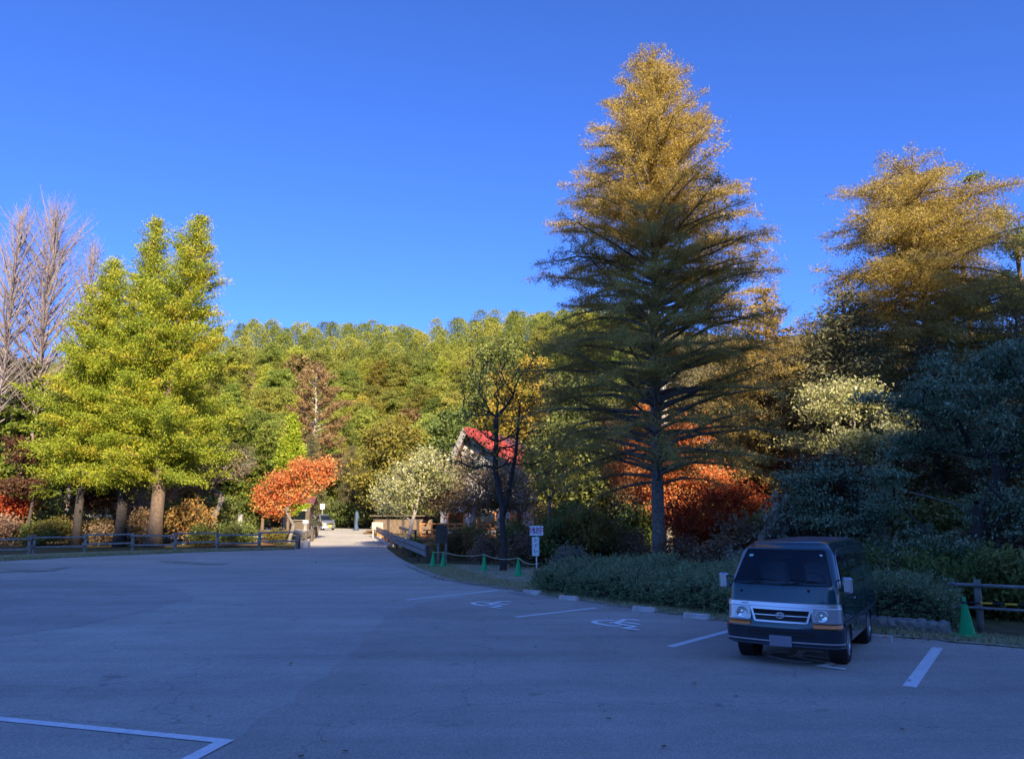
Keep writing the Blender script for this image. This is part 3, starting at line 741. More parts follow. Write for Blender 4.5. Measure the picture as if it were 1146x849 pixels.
def make_van():
    root = empty('parked_van', (0, 0, .032))
    tag(root, 'dark green boxy van with chrome grille band, parked nose out on the wheelchair bay', 'van')
    W = [(.22, .80), (.35, .835), (.6, .845), (1.1, .842), (1.3, .825), (1.78, .72), (1.86, .68), (1.92, .62)]
    YF = [(.22, -.10), (.30, -.03), (.6, .0), (.66, -.02), (1.0, -.065), (1.26, -.13), (1.31, -.16), (1.85, -.58), (1.92, -.74)]
    YR = [(.22, -4.28), (.5, -4.36), (1.1, -4.36), (1.7, -4.25), (1.9, -4.14)]
    S = Skin(W, YF, YR, .17, .07, .12)
    def hole(c):
        if c[1] > -1.0 and 1.31 < c[2] < 1.82 and abs(c[0]) < S.f(W, c[2]) - .10: return True
        return False
    zs = sorted([.31, .36, .40, .45, .55, .6, .66, .75, .85, .95, 1.05, 1.15, 1.2, 1.26, 1.31, 1.37, 1.45, 1.55, 1.65, 1.73, 1.79, 1.82, 1.85, 1.88, 1.92])
    body = S.body('body', zs, M['van_green'], root, [(.985, .99, .012), (.95, .975, .03), (.85, .94, .05), (.5, .8, .066), (.1, .5, .07)], None, nf=14, ns=44)
    ax = (-.86, -3.15)
    cut_arches(body, [(sx * .75, y, .33) for sx in (-1, 1) for y in ax], .385, .28, root)
    # drop the skin faces under the windshield so that the cab shows through the glass
    import bmesh
    bm = bmesh.new(); bm.from_mesh(body.data)
    dl = [f for f in bm.faces if hole(f.calc_center_median())]
    bmesh.ops.delete(bm, geom=dl, context='FACES'); bm.to_mesh(body.data); bm.free()
    # roof panel, darker and weathered
    mb = MB(); rings = [(.97, .985, .018), (.85, .94, .054), (.5, .8, .070), (.05, .3, .075)]
    n = 40; vs = []; T = S.total(1.92)
    top = [S.P(-T + 2*T*i/n, 1.92) for i in range(n)]; cy = sum(p[1] for p in top)/n
    for sx, sy, dz in rings: vs += [(p[0]*sx, cy+(p[1]-cy)*sy, 1.92+dz) for p in top]
    fs = [(r*n+j, r*n+(j+1) % n, (r+1)*n+(j+1) % n, (r+1)*n+j) for r in range(3) for j in range(n)] + [tuple(3*n+j for j in range(n))]
    mb.add(vs, fs, True).build('roof', M['van_roof'], root)
    # glass
    S.patch('windshield', [(1.295, -.72, .72), (1.32, -.735, .735), (1.55, -.68, .68), (1.79, -.615, .615), (1.825, -.585, .585)], M['windshield'], root, .006, 20)
    fr = MB()
    for a, b in (((-.73), 1.25), ((.73), 1.25)):
        sg = 1 if a > 0 else -1
        fr.tube([S.P(sg*.745, 1.30, .008), S.P(sg*.705, 1.46, .008), S.P(sg*.655, 1.67, .008), S.P(sg*.60, 1.825, .008)], .012, 6)
    fr.tube([S.P(t, 1.285, .008) for t in np.linspace(-.745, .745, 12)], .011, 6)
    fr.tube([S.P(t, 1.835, .008) for t in np.linspace(-.60, .60, 12)], .011, 6)
    fr.build('windshield_seal', M['black'], root)
    for mir in (False, True):
        S.patch('front_side_window', [(1.17, -.62, -1.62), (1.3, -.66, -1.62), (1.6, -.84, -1.62), (1.74, -.95, -1.60)], M['dark_glass'], root, .005, 8, side=True, mirror=mir)
        S.patch('side_window', [(1.2, -1.74, -2.86), (1.6, -1.74, -2.86), (1.74, -1.76, -2.84)], M['dark_glass'], root, .005, 8, side=True, mirror=mir)
        S.patch('side_window', [(1.2, -2.95, -4.1), (1.6, -2.95, -4.05), (1.74, -2.97, -3.98)], M['dark_glass'], root, .005, 8, side=True, mirror=mir)
        # window seals, sill line, door seams
        sg = -1 if mir else 1
        for yy in (-1.68, -2.9): MB().tube([S.P(sg*S.tside(yy, z), z, .001) for z in np.linspace(.5, 1.75, 12)], .006, 4).build('door_seam', M['black'], root)
        MB().tube([S.P(sg*S.tside(-.62, z), z, .001) for z in np.linspace(.75, 1.15, 6)], .006, 4).build('door_seam', M['black'], root)
        S.patch('side_moulding', [(.62, -.5, -4.2), (.68, -.5, -4.2)], M['van_lower'], root, .014, 30, .02, side=True, mirror=mir)
        mb = MB(); mb.tube([S.P(sg*S.tside(y, z), z, .006) for y, z in ((-.44, 1.25), (-.52, 1.35), (-.66, 1.57), (-.80, 1.76))], .010, 6)
        mb.build('drip_rail', M['chrome_soft'], root); MB().tube([S.P(sg*S.tside(y, z), z, .006) for y, z in ((-.80, 1.76), (-1.1, 1.82), (-1.7, 1.835), (-2.8, 1.835), (-4.0, 1.82))], .012, 6).build('gutter', M['van_lower'], root)
        hb = MB().bar(S.P(sg*S.tside(-1.45, 1.0), 1.0, .03), S.P(sg*S.tside(-1.6, 1.0), 1.0, .03), .02, .03, .006); hb.build('door_handle', M['chrome_soft'], root)
        # headlight with its bowl, and the amber lamp under it
        h = S.patch('headlight', [(.70, .48, .97), (.725, .455, .98), (.925, .44, .965), (.945, .455, .95)], M['lens'], root, .022, 14, .05, mirror=mir)
        q = S.P(sg * .60, .82, .014); MB().lathe([(.0, .012), (.03, .006), (.07, .010), (.086, .022), (.092, .020), (.092, -.02)], (q[0], q[1] + .006, q[2]), 24, 'y').build('reflector_bowl', M['lens_bowl'], h)
        S.patch('indicator_lamp', [(.62, .48, .97), (.635, .47, .975), (.685, .465, .98)], M['amber'], root, .022, 12, .04, mirror=mir)
        # mirror
        ms = empty('mirror_tmp'); bpy.data.objects.remove(ms)
        e = bpy.data.objects.new('wing_mirror', None); COL.objects.link(e); e.parent = root
        mb = MB(); cx = sg * .955
        mb.box((cx, -.36, 1.30), (.155, .075, .26), ch=.03); mb.build('mirror_housing', M['chrome'] if not mir else M['chrome'], e)
        MB().box((cx, -.402, 1.30), (.125, .006, .225)).build('mirror_glass', M['dark_glass'], e)
        MB().tube([(sg*.80, -.40, 1.22), (sg*.87, -.38, 1.22), (cx, -.37, 1.24)], .014, 6).build('mirror_bracket', M['black'], e); MB().tube([(sg*.78, -.42, 1.36), (sg*.88, -.38, 1.38), (cx, -.37, 1.38)], .012, 6).build('mirror_bracket', M['black'], e)
    # grille band across the nose
    S.patch('chrome_band', [(.925, -.90, .90), (.94, -.905, .905), (.995, -.90, .90), (1.005, -.89, .89)], M['chrome_soft'], root, .026, 40, .03)
    g = S.patch('grille', [(.70, -.38, .38), (.73, -.42, .42), (.92, -.455, .455)], M['black'], root, .006, 20, .02)
    fb = MB()
    def band(z0, z1, a0, a1, off=.024):
        v = []; n = 16
        for z, a in ((z0, a0), (z1, a1)):
            for i in range(n+1): v.append(S.P(-a + 2*a*i/n, z, off))
        for z, a in ((z0, a0), (z1, a1)):
            for i in range(n+1): v.append(S.P(-a + 2*a*i/n, z, 0.))
        m_ = n + 1
        f = [(i, i+1, m_+i+1, m_+i) for i in range(n)] + [(2*m_+i, i, i+1, 2*m_+i+1)[::-1] for i in range(n)] + [(m_+i, m_+i+1, 3*m_+i+1, 3*m_+i) for i in range(n)]
        fb.add(v, f)
    band(.885, .925, .445, .455); band(.79, .803, .43, .44, .018); band(.685, .712, .37, .39); 
    for sg in (-1, 1):
        v = [S.P(sg*a, z, .024) for a, z in ((.37, .69), (.40, .69), (.465, .92), (.435, .92))] + [S.P(sg*a, z, .0) for a, z in ((.37, .69), (.40, .69), (.465, .92), (.435, .92))]
        fb.add(v, [(0,1,2,3),(0,4,5,1),(1,5,6,2),(2,6,7,3),(3,7,4,0)])
    fb.build('grille_frame', M['chrome_soft'], g)
    # emblem: three chrome ovals
    eb = MB(); c0 = S.P(0, .80, .034)
    def oval(rx, rz, cz=0.):
        eb.tube([(rx*math.cos(2*math.pi*i/24), c0[1], .80 + cz + rz*math.sin(2*math.pi*i/24)) for i in range(25)], .006, 6, cap=False)
    oval(.066, .045); oval(.022, .044); oval(.044, .016, .024)
    eb.build('emblem', M['chrome'], g)
    mb = MB()
    for i in range(7): mb.box((.50 + i*.017, S.P(.5 + i*.017, .965, .030)[1], .965), (.011, .005, .014))
    mb.build('badge', M['black'], root)
    # bumper
    S.patch('bumper', [(.325, -.93, .93), (.35, -.98, .98), (.385, -1.0, 1.0), (.52, -1.02, 1.02), (.585, -1.0, 1.0), (.60, -.98, .98)], M['van_lower'], root, .055, 44, .07)
    S.patch('bumper_intake', [(.47, -.46, .46), (.50, -.50, .50), (.555, -.50, .50)], M['black'], root, .059, 20)
    S.patch('bumper_trim', [(.385, -.92, .92), (.405, -.93, .93)], M['chrome_soft'], root, .058, 40)
    fg = MB()
    for x in (-.3, 0, .3): fg.tube([S.P(x-.14, .51, .061), S.P(x+.14, .51, .061)], .006, 5)
    fg.build('intake_bar', M['van_lower'], root)
    p0 = S.P(0, .40, .075); MB().box((0, p0[1], .405), (.335, .012, .17), ch=.004).build('number_plate', M['plate'], root)
    S.patch('front_apron', [(.31, -.78, .78), (.34, -.86, .86)], M['black'], root, .02, 20)
    # wipers
    for a, b in ((-.50, -.02), (.06, .52)):
        w = MB().tube([S.P(b, 1.285, .03), S.P((a+b)/2, 1.325, .028), S.P(a, 1.35, .022)], .008, 6)
        w.tube([S.P(a - .06, 1.332, .016), S.P(a + .2, 1.36, .016), S.P(a + .36, 1.37, .016)], .007, 5)
        w.build('wiper', M['black'], root)
    for q in ((-.42, 1.2), (.62, 1.16)):
        c = S.P(q[0], q[1], .0); MB().lathe([(0, .02), (.02, .016), (.024, 0)], c, 10, 'y').build('washer_nozzle', M['black'], root)
    # cab interior
    it = MB().box((0, -.52, 1.2), (1.45, .45, .17), ch=.04).box((0, -2.2, .93), (1.5, 3.6, .06)).box((0, -4.0, 1.35), (1.4, .04, .75)); it.build('dashboard', M['interior'], root)
    for x in (-.38, .38):
        st = empty('x'); bpy.data.objects.remove(st)
        e = bpy.data.objects.new('seat', None); COL.objects.link(e); e.parent = root
        MB().box((x, -1.15, 1.02), (.48, .5, .16), ch=.05).build('seat_cushion', M['seat_grey'], e)
        MB().box(None, (.48, .14, .6), M=Matrix.Translation((x, -1.42, 1.30)) @ Matrix.Rotation(R(-14), 4, 'X'), ch=.05).build('backrest', M['seat_grey'], e)
        MB().box((x, -1.5, 1.66), (.26, .1, .16), ch=.04).tube([(x-.07, -1.48, 1.5), (x-.07, -1.5, 1.62)], .008, 6).tube([(x+.07, -1.48, 1.5), (x+.07, -1.5, 1.62)], .008, 6).build('headrest', M['seat_grey'], e)
    MB().tube([(-.38 + .19*math.cos(t), -.72 - .07*math.sin(t), 1.30 + .15*math.sin(t)) for t in np.linspace(0, 2*math.pi, 25)], .014, 6, cap=False).tube([(-.38, -.72, 1.3), (-.38, -.55, 1.2)], .03, 8).tube([(-.55, -.72, 1.3), (-.21, -.72, 1.3)], .014, 6).build('steering_wheel', M['black'], root)
    MB().box((.30, -.42, 1.30), (.22, .14, .006), rz=.3).box((.08, -.40, 1.304), (.16, .1, .004), rz=-.2).build('papers', M['paper'], root)
    MB().box((-.2, -.42, 1.30), (.26, .06, .004), rz=.05).build('document', M['sticker'], root)
    MB().box((0, -.66, 1.72), (.2, .02, .06), ch=.01).build('rear_view_mirror', M['black'], root)
    S.patch('inspection_sticker', [(1.72, .50, .57), (1.755, .49, .56)], M['sticker'], root, .009, 3)
    S.patch('small_sticker', [(1.745, -.585, -.545), (1.77, -.58, -.54)], M['paper'], root, .009, 3)
    # wheels
    for y in ax:
        for sg in (-1, 1): wheel(root, sg * .735, y, .325, .20, .205, sg, 6, R(2) if y > -1 else 0)
    MB().box((0, -2.1, .33), (1.2, 3.3, .12), ch=.03).build('underbody', M['black'], root)
    for sx in (-1, 1):
        for y in ax: MB().lathe([(.375, -sx*.02), (.375, -sx*.26)], (sx*.84, y, .33), 24, 'x').build('wheel_arch', M['black'], root)
    # tail lamps
    for mir in (False, True):
        sg = -1 if mir else 1
        MB().box((sg*.74, -4.36, .85), (.12, .04, .34), ch=.01).build('tail_lamp', M['red_lens'], root)
    MB().tube([(.40, -.9, .27), (.40, -1.9, .25)], .03, 8).build('exhaust_pipe', M['black'], root)
    return root
van = make_van()
VA = R(180 - 32.0)
fwd = Vector((-math.sin(VA), math.cos(VA)))
ax0 = Vector((4.62, 13.0)); c = ax0 + fwd * .86
van.scale = (1, 1, .94); van.location = (c.x, c.y, .032); van.rotation_euler = (0, 0, VA)

def make_small_car():
    root = empty('parked_car')
    tag(root, 'small silver hatchback with painted olive reflection and yellow number plate at the far end of the road', 'car')
    W = [(.2, .66), (.4, .73), (.9, .735), (1.1, .70), (1.5, .58), (1.6, .52)]
    YF = [(.2, -.06), (.5, 0), (.75, -.06), (.9, -.26), (1.0, -.66), (1.5, -1.2), (1.6, -1.5)]
    YR = [(.2, -3.35), (.5, -3.4), (1.0, -3.4), (1.5, -3.2), (1.6, -3.05)]
    S = Skin(W, YF, YR, .2, .12, .12)
    b = S.body('body', [.2, .3, .4, .5, .6, .7, .8, .88, .94, 1., 1.1, 1.2, 1.35, 1.5, 1.56, 1.6], M['car_olive_reflection'], root, [(.97, .98, .015), (.8, .9, .04), (.3, .5, .055)])
    ax = (-.6, -2.95)
    cut_arches(b, [(sx * .68, y, .29) for sx in (-1, 1) for y in ax], .33, .25, root)
    S.patch('windshield', [(1.02, -.62, .62), (1.25, -.56, .56), (1.48, -.46, .46)], M['dark_glass'], root, .006, 10)
    mb = MB()
    v = [S.P(t, z, .008) for z in (.78, .9, .98) for t in np.linspace(-.6, .6, 9)]
    mb.add(v, [(r*9+i, r*9+i+1, (r+1)*9+i+1, (r+1)*9+i) for r in range(2) for i in range(8)], True).build('bonnet', M['car_silver'], root)
    for mir in (False, True):
        S.patch('side_window', [(1.0, -1.0, -1.9), (1.2, -1.15, -1.9), (1.45, -1.4, -1.9)], M['dark_glass'], root, .006, 5, side=True, mirror=mir)
        S.patch('side_window', [(1.0, -1.98, -3.1), (1.45, -1.98, -3.0)], M['dark_glass'], root, .006, 5, side=True, mirror=mir)
        S.patch('headlight', [(.66, .46, .72), (.82, .5, .78)], M['lens'], root, .012, 6, mirror=mir)
        sg = -1 if mir else 1
        MB().box((sg*.84, -.95, 1.02), (.16, .1, .12), ch=.02).build('wing_mirror', M['car_silver'], root)
        for y in ax: wheel(root, sg * .64, y, .28, .15, .18, sg, 5)
    S.patch('bumper', [(.22, -.74, .74), (.45, -.78, .78), (.55, -.76, .76)], M['car_silver'], root, .02, 14, .03)
    S.patch('grille', [(.58, -.4, .4), (.68, -.42, .42)], M['black'], root, .01, 8)
    p = S.P(0, .42, .05); MB().box((0, p[1], .42), (.33, .01, .165)).build('number_plate', M['plate_yellow'], root)
    return root
kei = make_small_car(); x, y, _ = aty(370, 590, 80.5); kei.location = (x, y - .4, gz(0, 80) + .03); kei.rotation_euler = (0, 0, R(180 + 38))

# ------------------------------------------------------------------ traffic cones, ropes, signs, fences
def make_cone(label, x, y, z, s=1., rz=0., group='green traffic cones on the verge'):
    r = empty('traffic_cone', (x, y, z), rz); r.scale = (s, s, s); tag(r, label, 'traffic cone', group)
    MB().lathe([(.0, .695), (.022, .70), (.030, .69), (.033, .64), (.135, .06), (.14, .04), (.15, .032)], k=28).build('cone_body', M['cone'], r)
    MB().box((0, 0, .02), (.37, .37, .035), ch=.012).build('base_plate', M['cone'], r)
    return r
cones = []
for px, py, lb, s in ((484.5, 634.5, 'green traffic cone nearest the end of the wooden guardrail', 1.0), (496, 635, 'green traffic cone in front of the grey board, second from the guardrail', 1.0),
                      (542, 638.5, 'green traffic cone alone in mid rope, between the grey board and the hedge', 1.0), (580, 644, 'green traffic cone next to the left end of the long hedge', 1.0)):
    x, y = atz(px, py, .045); cones.append((x, y)); make_cone(lb, x, y, .045, s, R(20))
x, y = atz(1083, 712, .045); cone_r = (x, y); make_cone('green traffic cone at the end of the log fence right of the van', x, y, .045, 1.04, R(10))
# rope between cones
mb = MB(); q = [(cones[0][0], cones[0][1])] + cones[1:] + [(atz(604, 654)[0], atz(604, 654)[1])]
pts = []
for a, b in zip(q[:-1], q[1:]):
    for k in range(9):
        f = k / 8; pts.append((a[0] + (b[0]-a[0])*f, a[1] + (b[1]-a[1])*f, .72 - .12 * 4*f*(1-f) * min(1, math.dist(a, b) / 3)))
mb.tube(pts, .014, 6)
rp = tag(mb.build('barrier_rope', M['rope']), 'thin yellow and black rope strung across the green cones beside the grey board', 'rope')

def log_post(mb, x, y, z, h, r=.07, lean=0.): mb.tube([(x, y, z - .2), (x + lean, y, z + h * .97), (x + lean, y, z + h)], [r, r * .97, r * .8], 10)
# right log fence
fr = empty('log_fence', (0, 0, 0)); tag(fr, 'weathered grey two-rail log fence at the right edge beside the green cone', 'fence')
x0, y0 = atz(1098, 706, .04); 
dirf = unit(np.array([1.0, -.62]))
for k in (0, 2.3, 4.6):
    mb = MB(); log_post(mb, x0 + dirf[0]*k, y0 + dirf[1]*k, .04, 1.0, .068, .02); mb.build('post', M['wood_grey'], fr)
for h in (.86, .42):
    mb = MB(); a = (x0 - dirf[0]*.55, y0 - dirf[1]*.55 - .09, .04 + h + .04); b = (x0 + dirf[0]*5.2, y0 + dirf[1]*5.2 - .09, .04 + h)
    mb.tube([a, b], .035 if h > .5 else .028, 8); mb.build('rail', M['wood_grey'], fr)
# yellow and black bar from the cone
bar = empty('barrier_bar', (cone_r[0], cone_r[1], .045)); tag(bar, 'yellow and black striped barrier bar resting between the right green cone and the frame edge', 'barrier bar')
d2 = unit(np.array([1.0, -.52])); zb = .63
MB().lathe([(.055, -.02), (.055, .02), (.038, .02), (.038, -.02)], (0, 0, zb), 16).build('end_ring', M['black'], bar)
mb1, mb2 = MB(), MB()
for i in range(9):
    a = .06 + i * .2; b = a + .2
    (mb1 if i % 2 == 0 else mb2).tube([(d2[0]*a, d2[1]*a, zb), (d2[0]*b, d2[1]*b, zb)], .02, 10)
mb1.build('black_stripes', M['black'], bar); mb2.build('yellow_stripes', M['yellow'], bar)

# sign: two boards on one pole
def text_mesh(body, size, m, parent, name='lettering', loc=(0, 0, 0)):
    cu = bpy.data.curves.new('t', 'FONT'); cu.body = body; cu.size = size; cu.align_x = 'CENTER'; cu.align_y = 'CENTER'; cu.extrude = .002
    o = bpy.data.objects.new('t', cu); COL.objects.link(o)
    dg = bpy.context.evaluated_depsgraph_get(); dg.update(); me = bpy.data.meshes.new_from_object(o.evaluated_get(dg)); bpy.data.objects.remove(o)
    t = link(name, me, m, parent); me.materials.clear(); me.materials.append(m); t.location = loc; t.rotation_euler = (R(90), 0, 0); return t
Ys = 26.0; sx, sy, sz = aty(600.5, 627, Ys)
sg = empty('direction_sign', (sx, sy, 0)); tag(sg, 'small white toilet sign of two boards on a white pole behind the hedge', 'sign')
sgz = lambda py: aty(600, py, Ys)[2]
MB().tube([(0, 0, -.2), (0, 0, sgz(590))], .025, 10).build('pole', M['white_paint'], sg)
px_m = Ys * 1.0 / 850
zt = sgz(593.5); hb = 10.5 * px_m; wb = 15 * px_m
b1 = MB().box((.0, -.05, zt), (wb, .025, hb), ch=.006).build('upper_board', M['sign_white'], sg)
text_mesh('休', hb * .75, M['ink_red'], b1, loc=(-wb*.3, -.065, zt)); text_mesh('止', hb * .75, M['ink_blue'], b1, loc=(0, -.065, zt)); text_mesh('中', hb * .75, M['ink_red'], b1, loc=(wb*.3, -.065, zt))
zl = sgz(611.2); hl = 20.5 * px_m; wl = 8 * px_m
b2 = MB().box((-.03, -.05, zl), (wl, .025, hl), ch=.008).build('lower_board', M['sign_cyan'], sg)
MB().box((-.03, -.065, zl), (wl - .05, .004, hl - .04)).build('board_face', M['sign_white'], b2)
for i, chh in enumerate('トイレ'): text_mesh(chh, .17, M['ink_black'], b2, loc=(-.03, -.070, zl + hl*.31 - i * hl*.27))

# grey notice board seen from behind
x, y = atz(493.5, 629, .03); nb = empty('notice_board', (x, y + .3, 0), R(-8)); tag(nb, 'dark grey wooden notice board on two posts behind the green cones', 'notice board')
for sx_ in (-.18, .22): MB().box((sx_, 0, .8), (.12, .12, 1.7), ch=.01).build('post', M['wood_grey'], nb)
mb = MB()
for i in range(5): mb.box((-.24 + i * .12, -.075, 1.42), (.115, .03, .95 - .03 * (i % 2)))
mb.build('board', M['wood_dark'], nb)

# left two-rail wooden fence, staggered sections
lf = empty('wooden_fence', (0, 0, 0)); tag(lf, 'long low grey two-rail wooden fence along the left edge of the car park', 'fence')
FP = [(-36, 41.5), (-31.5, 43.0), (-27.6, 44.4)] + [(aty(px, 612, Y)[0], Y) for px, Y in ((38, 46.2), (95, 47.3), (148, 48.2), (196, 49.0), (243, 49.8), (290, 50.3), (332, 50.6))]
for i, (x, y) in enumerate(FP):
    mb = MB(); z = gz(x, y); mb.box((x, y, z + .52), (.15, .15, 1.1), rz=.2 + .1*i, ch=.02); mb.build('post', M['wood_grey'], lf)
for i, (a, b) in enumerate(zip(FP[:-1], FP[1:])):
    s = .06 * (-1) ** i; dx, dy = (b[0]-a[0])*.04, (b[1]-a[1])*.04
    for h in (.98, .42):
        mb = MB(); mb.bar((a[0] - dx, a[1] - dy - .14, gz(0, a[1]) + h + s + random.uniform(-.02, .02)), (b[0] + dx, b[1] + dy - .14, gz(0, b[1]) + h + s + random.uniform(-.02, .02)), .08, .10, .012); mb.build('rail', M['wood_grey'], lf)

# road side guards of planks on posts
def guard(name, label, P, h0, h1, n, posts=True, caps=0, base=0., matl='wood_grey', group='plank guardrails by the bridge'):
    r = empty(name); tag(r, label, 'guardrail', group)
    (xa, ya), (xb, yb) = P; za, zb_ = gz(0, ya), gz(0, yb)
    for k, (u, v) in enumerate(((h0, (h0+h1)/2 - .02), ((h0+h1)/2 + .02, h1))):
        MB().bar((xa, ya, za + (u+v)/2), (xb, yb, zb_ + (u+v)/2), .09, v - u, .012).build('plank', M[matl], r)
    for i in range(n):
        f = (i + .04) / (n - 1 + .08); x = xa + (xb-xa)*f; y = ya + (yb-ya)*f; z = gz(0, y)
        MB().box((x + .12, y, z + h1*.48), (.14, .14, h1*.96 + .1), ch=.012).build('post', M['wood_dark' if base == 0 else 'wood_orange'], r)
    if base > 0: MB().bar((xa + .1, ya, za + .02), (xb + .1, yb, zb_ + .02), .4, base, .02).build('kerb', M['concrete_pale'], r)
    return r
g1a = atz(476, 631.5, .03); guard('guardrail', 'grey plank guardrail ending beside the first green cone, right side of the road', [(g1a[0], g1a[1]), (-8.2, 52)], .42, .92, 6)
guard('guardrail', 'far plank guardrail with pale concrete kerb on the right side of the bridge', [(-8.3, 52.6), (-11.2, 64)], .5, .95, 6, base=.26)
guard('guardrail', 'second plank rail set behind the bridge guardrail, outer side', [(-7.2, 57), (-9.6, 66)], .7, .95, 4)
guard('guardrail', 'left plank guardrail running from the fence corner to the bridge', [(-14.1, 50.9), (-15.2, 58.5)], .45, .95, 3)
guard('guardrail', 'far left plank guardrail past the fence corner, beneath the orange maple', [(-15.4, 59.4), (-17.2, 68)], .5, .9, 4)
x, y, z = aty(422.5, 586, 65); p = empty('bridge_post_board', (x, y, gz(0, y))); tag(p, 'pale sunlit board fixed at the far end of the right bridge rail', 'board')
MB().box((0, 0, .98), (.95, .07, .62), ch=.05).build('panel', M['bark_pale'], p)
for dx in (-.36, .36): MB().box((dx, .08, .4), (.1, .1, 1.0)).build('post', M['bark_pale'], p)
x, y = -14.0, 51.2; tag(MB().box((x + .25, y + .4, gz(0, y) + .22), (.55, .7, .5), ch=.04).build('concrete_block', M['concrete_pale']), 'small pale concrete block at the foot of the left guardrail corner', 'block')
for k, (px, lb) in enumerate(((341.5, 'square wooden gate post with a white cap beside the orange maple trunk'),)):
    x, y, z = aty(px, 600, 56); r = empty('gate_post', (x, y, gz(0, y))); tag(r, lb, 'post')
    MB().box((0, 0, .75), (.24, .24, 1.5), ch=.02).build('shaft', M['wood_grey'], r); MB().box((0, -.02, 1.55), (.36, .34, .24), ch=.03).build('cap', M['white_paint'], r)
x, y, z = aty(268.5, 590, 62); r = empty('stone_marker', (x, y, gz(0, y))); tag(r, 'narrow white upright marker post left of the orange maple', 'marker post')
MB().box((0, 0, 1.0), (.36, .3, 2.0), ch=.02).build('shaft', M['concrete'], r); MB().box((0, -.17, .7), (.30, .03, 1.05), ch=.004).build('white_panel', M['white_paint'], r)

# ticket hut by the far car
hx, hy, _ = aty(333, 590, 85); r = empty('hut', (hx, hy, gz(0, 80)), R(6)); tag(r, 'small dark hut with low pitched roof behind the far parked car', 'hut')
MB().box((0, 0, 1.3), (2.9, 2.6, 2.6)).build('wall', M['wood_dark'], r)
MB().poly([(-1.9, -1.8, 2.72), (1.9, -1.8, 2.72), (1.9, 0, 3.5), (-1.9, 0, 3.5)], (0, 0, .09)).poly([(-1.9, 1.8, 2.72), (-1.9, 0.002, 3.5), (1.9, 0.002, 3.5), (1.9, 1.8, 2.72)], (0, 0, .09)).build('roof', M['roof_slate'], r)
w = MB().box((.25, -1.33, 1.55), (1.5, .06, .95)).build('window', M['dark_glass'], r); MB().box((.25, -1.40, 2.1), (1.8, .3, .1)).build('awning', M['white_paint'], w); MB().box((.25, -1.40, 1.03), (1.7, .2, .07)).build('sill', M['wood_grey'], w)
MB().box((-1.0, -1.33, 1.0), (.7, .06, 1.95)).build('door', M['concrete'], r)
x, y, z = aty(398.5, 592, 80); r = empty('tarp_bundle', (x, y, gz(0, y))); tag(r, 'tall blue wrapped bundle standing alone at the road end, right of the far car', 'bundle')
MB().tube([(0, 0, 0), (.02, 0, .25), (-.02, 0, .8), (.05, .02, 1.4), (.02, 0, 1.9), (.06, 0, 2.0)], [.34, .24, .20, .24, .17, .04], 12).build('cover', M['tarp'], r)
x, y, z = aty(360.5, 575, 88); r = empty('round_sign', (x, y, gz(0, 80))); tag(r, 'white square sign on a post behind the roof of the far car', 'sign')
MB().tube([(0, 0, 0), (0, 0, 2.6)], .04, 8).build('pole', M['concrete'], r); MB().box((0, -.05, 2.55), (.5, .04, .6), ch=.02).build('panel', M['sign_white'], r)
# long white guard wall glimpsed between the left trunks
a = aty(58, 581, 68); b = aty(124, 581, 70); r = empty('guardrail'); tag(r, 'low white painted rail glimpsed far behind the left tree trunks', 'guardrail')
MB().bar((a[0], a[1], 2.3), (b[0], b[1], 2.3), .1, .3, .02).build('beam', M['white_paint'], r)
for k in range(5):
    f = k / 4; MB().tube([(a[0] + (b[0]-a[0])*f, a[1] + (b[1]-a[1])*f + .12, .4), (a[0] + (b[0]-a[0])*f, a[1] + (b[1]-a[1])*f + .12, 2.3)], .07, 8).build('post', M['white_paint'], r)
# stone wall under the short hedge
r = empty('stone_wall'); tag(r, 'low rough stone edging below the short juniper hedge right of the van', 'stone wall')
a = np.array(atz(965, 702, .03)); b = np.array(atz(1066, 711, .03)); g = np.random.default_rng(2); d = unit(b - a)
for k in range(9):
    f = (k + .5) / 9; p = a + (b - a) * f; m = MB(); import bmesh
    bm = bmesh.new(); bmesh.ops.create_icosphere(bm, subdivisions=2, radius=.5)
    for v in bm.verts:
        nn = v.co.normalized(); q = max(abs(nn.x), abs(nn.y), abs(nn.z)); v.co = nn * .5 / q ** .75 * (1 + .09 * math.sin(nn.x*7 + k) + .06 * math.cos(nn.z*9 + k*2))
        v.co = Vector((v.co.x * .27, v.co.y * .30, v.co.z * (.24 + .08 * g.random())))
    me = bpy.data.meshes.new('stone'); bm.to_mesh(me); bm.free(); o = link('stone', me, M['stone'], r); o.location = (p[0], p[1] + .12, .14); o.rotation_euler = (0, g.normal() * .1, math.atan2(d[1], d[0]))
# overhead cable
a = aty(800, 498, 40); b = aty(905, 521, 30); r = empty('utility_pole', (a[0] - 1.6, 45, 0)); 
MB().tube([(0, 0, -.2), (0, 0, 10.4)], [.24, .17], 12).build('shaft', M['concrete'], r); tag(r, 'grey concrete utility pole half hidden behind the tall larch crown', 'utility pole')
for h in (9.6, 10.2): MB().box((0, 0, h), (1.8, .09, .09)).build('cross_arm', M['concrete'], r)
tag(MB().tube([(a[0] - 1.6, 45, 8.3), a, b, aty(1250, 610, 22)], .018, 6).build('cable', M['cable']), 'thin pale cable slanting down to the right in front of the dark firs', 'cable')

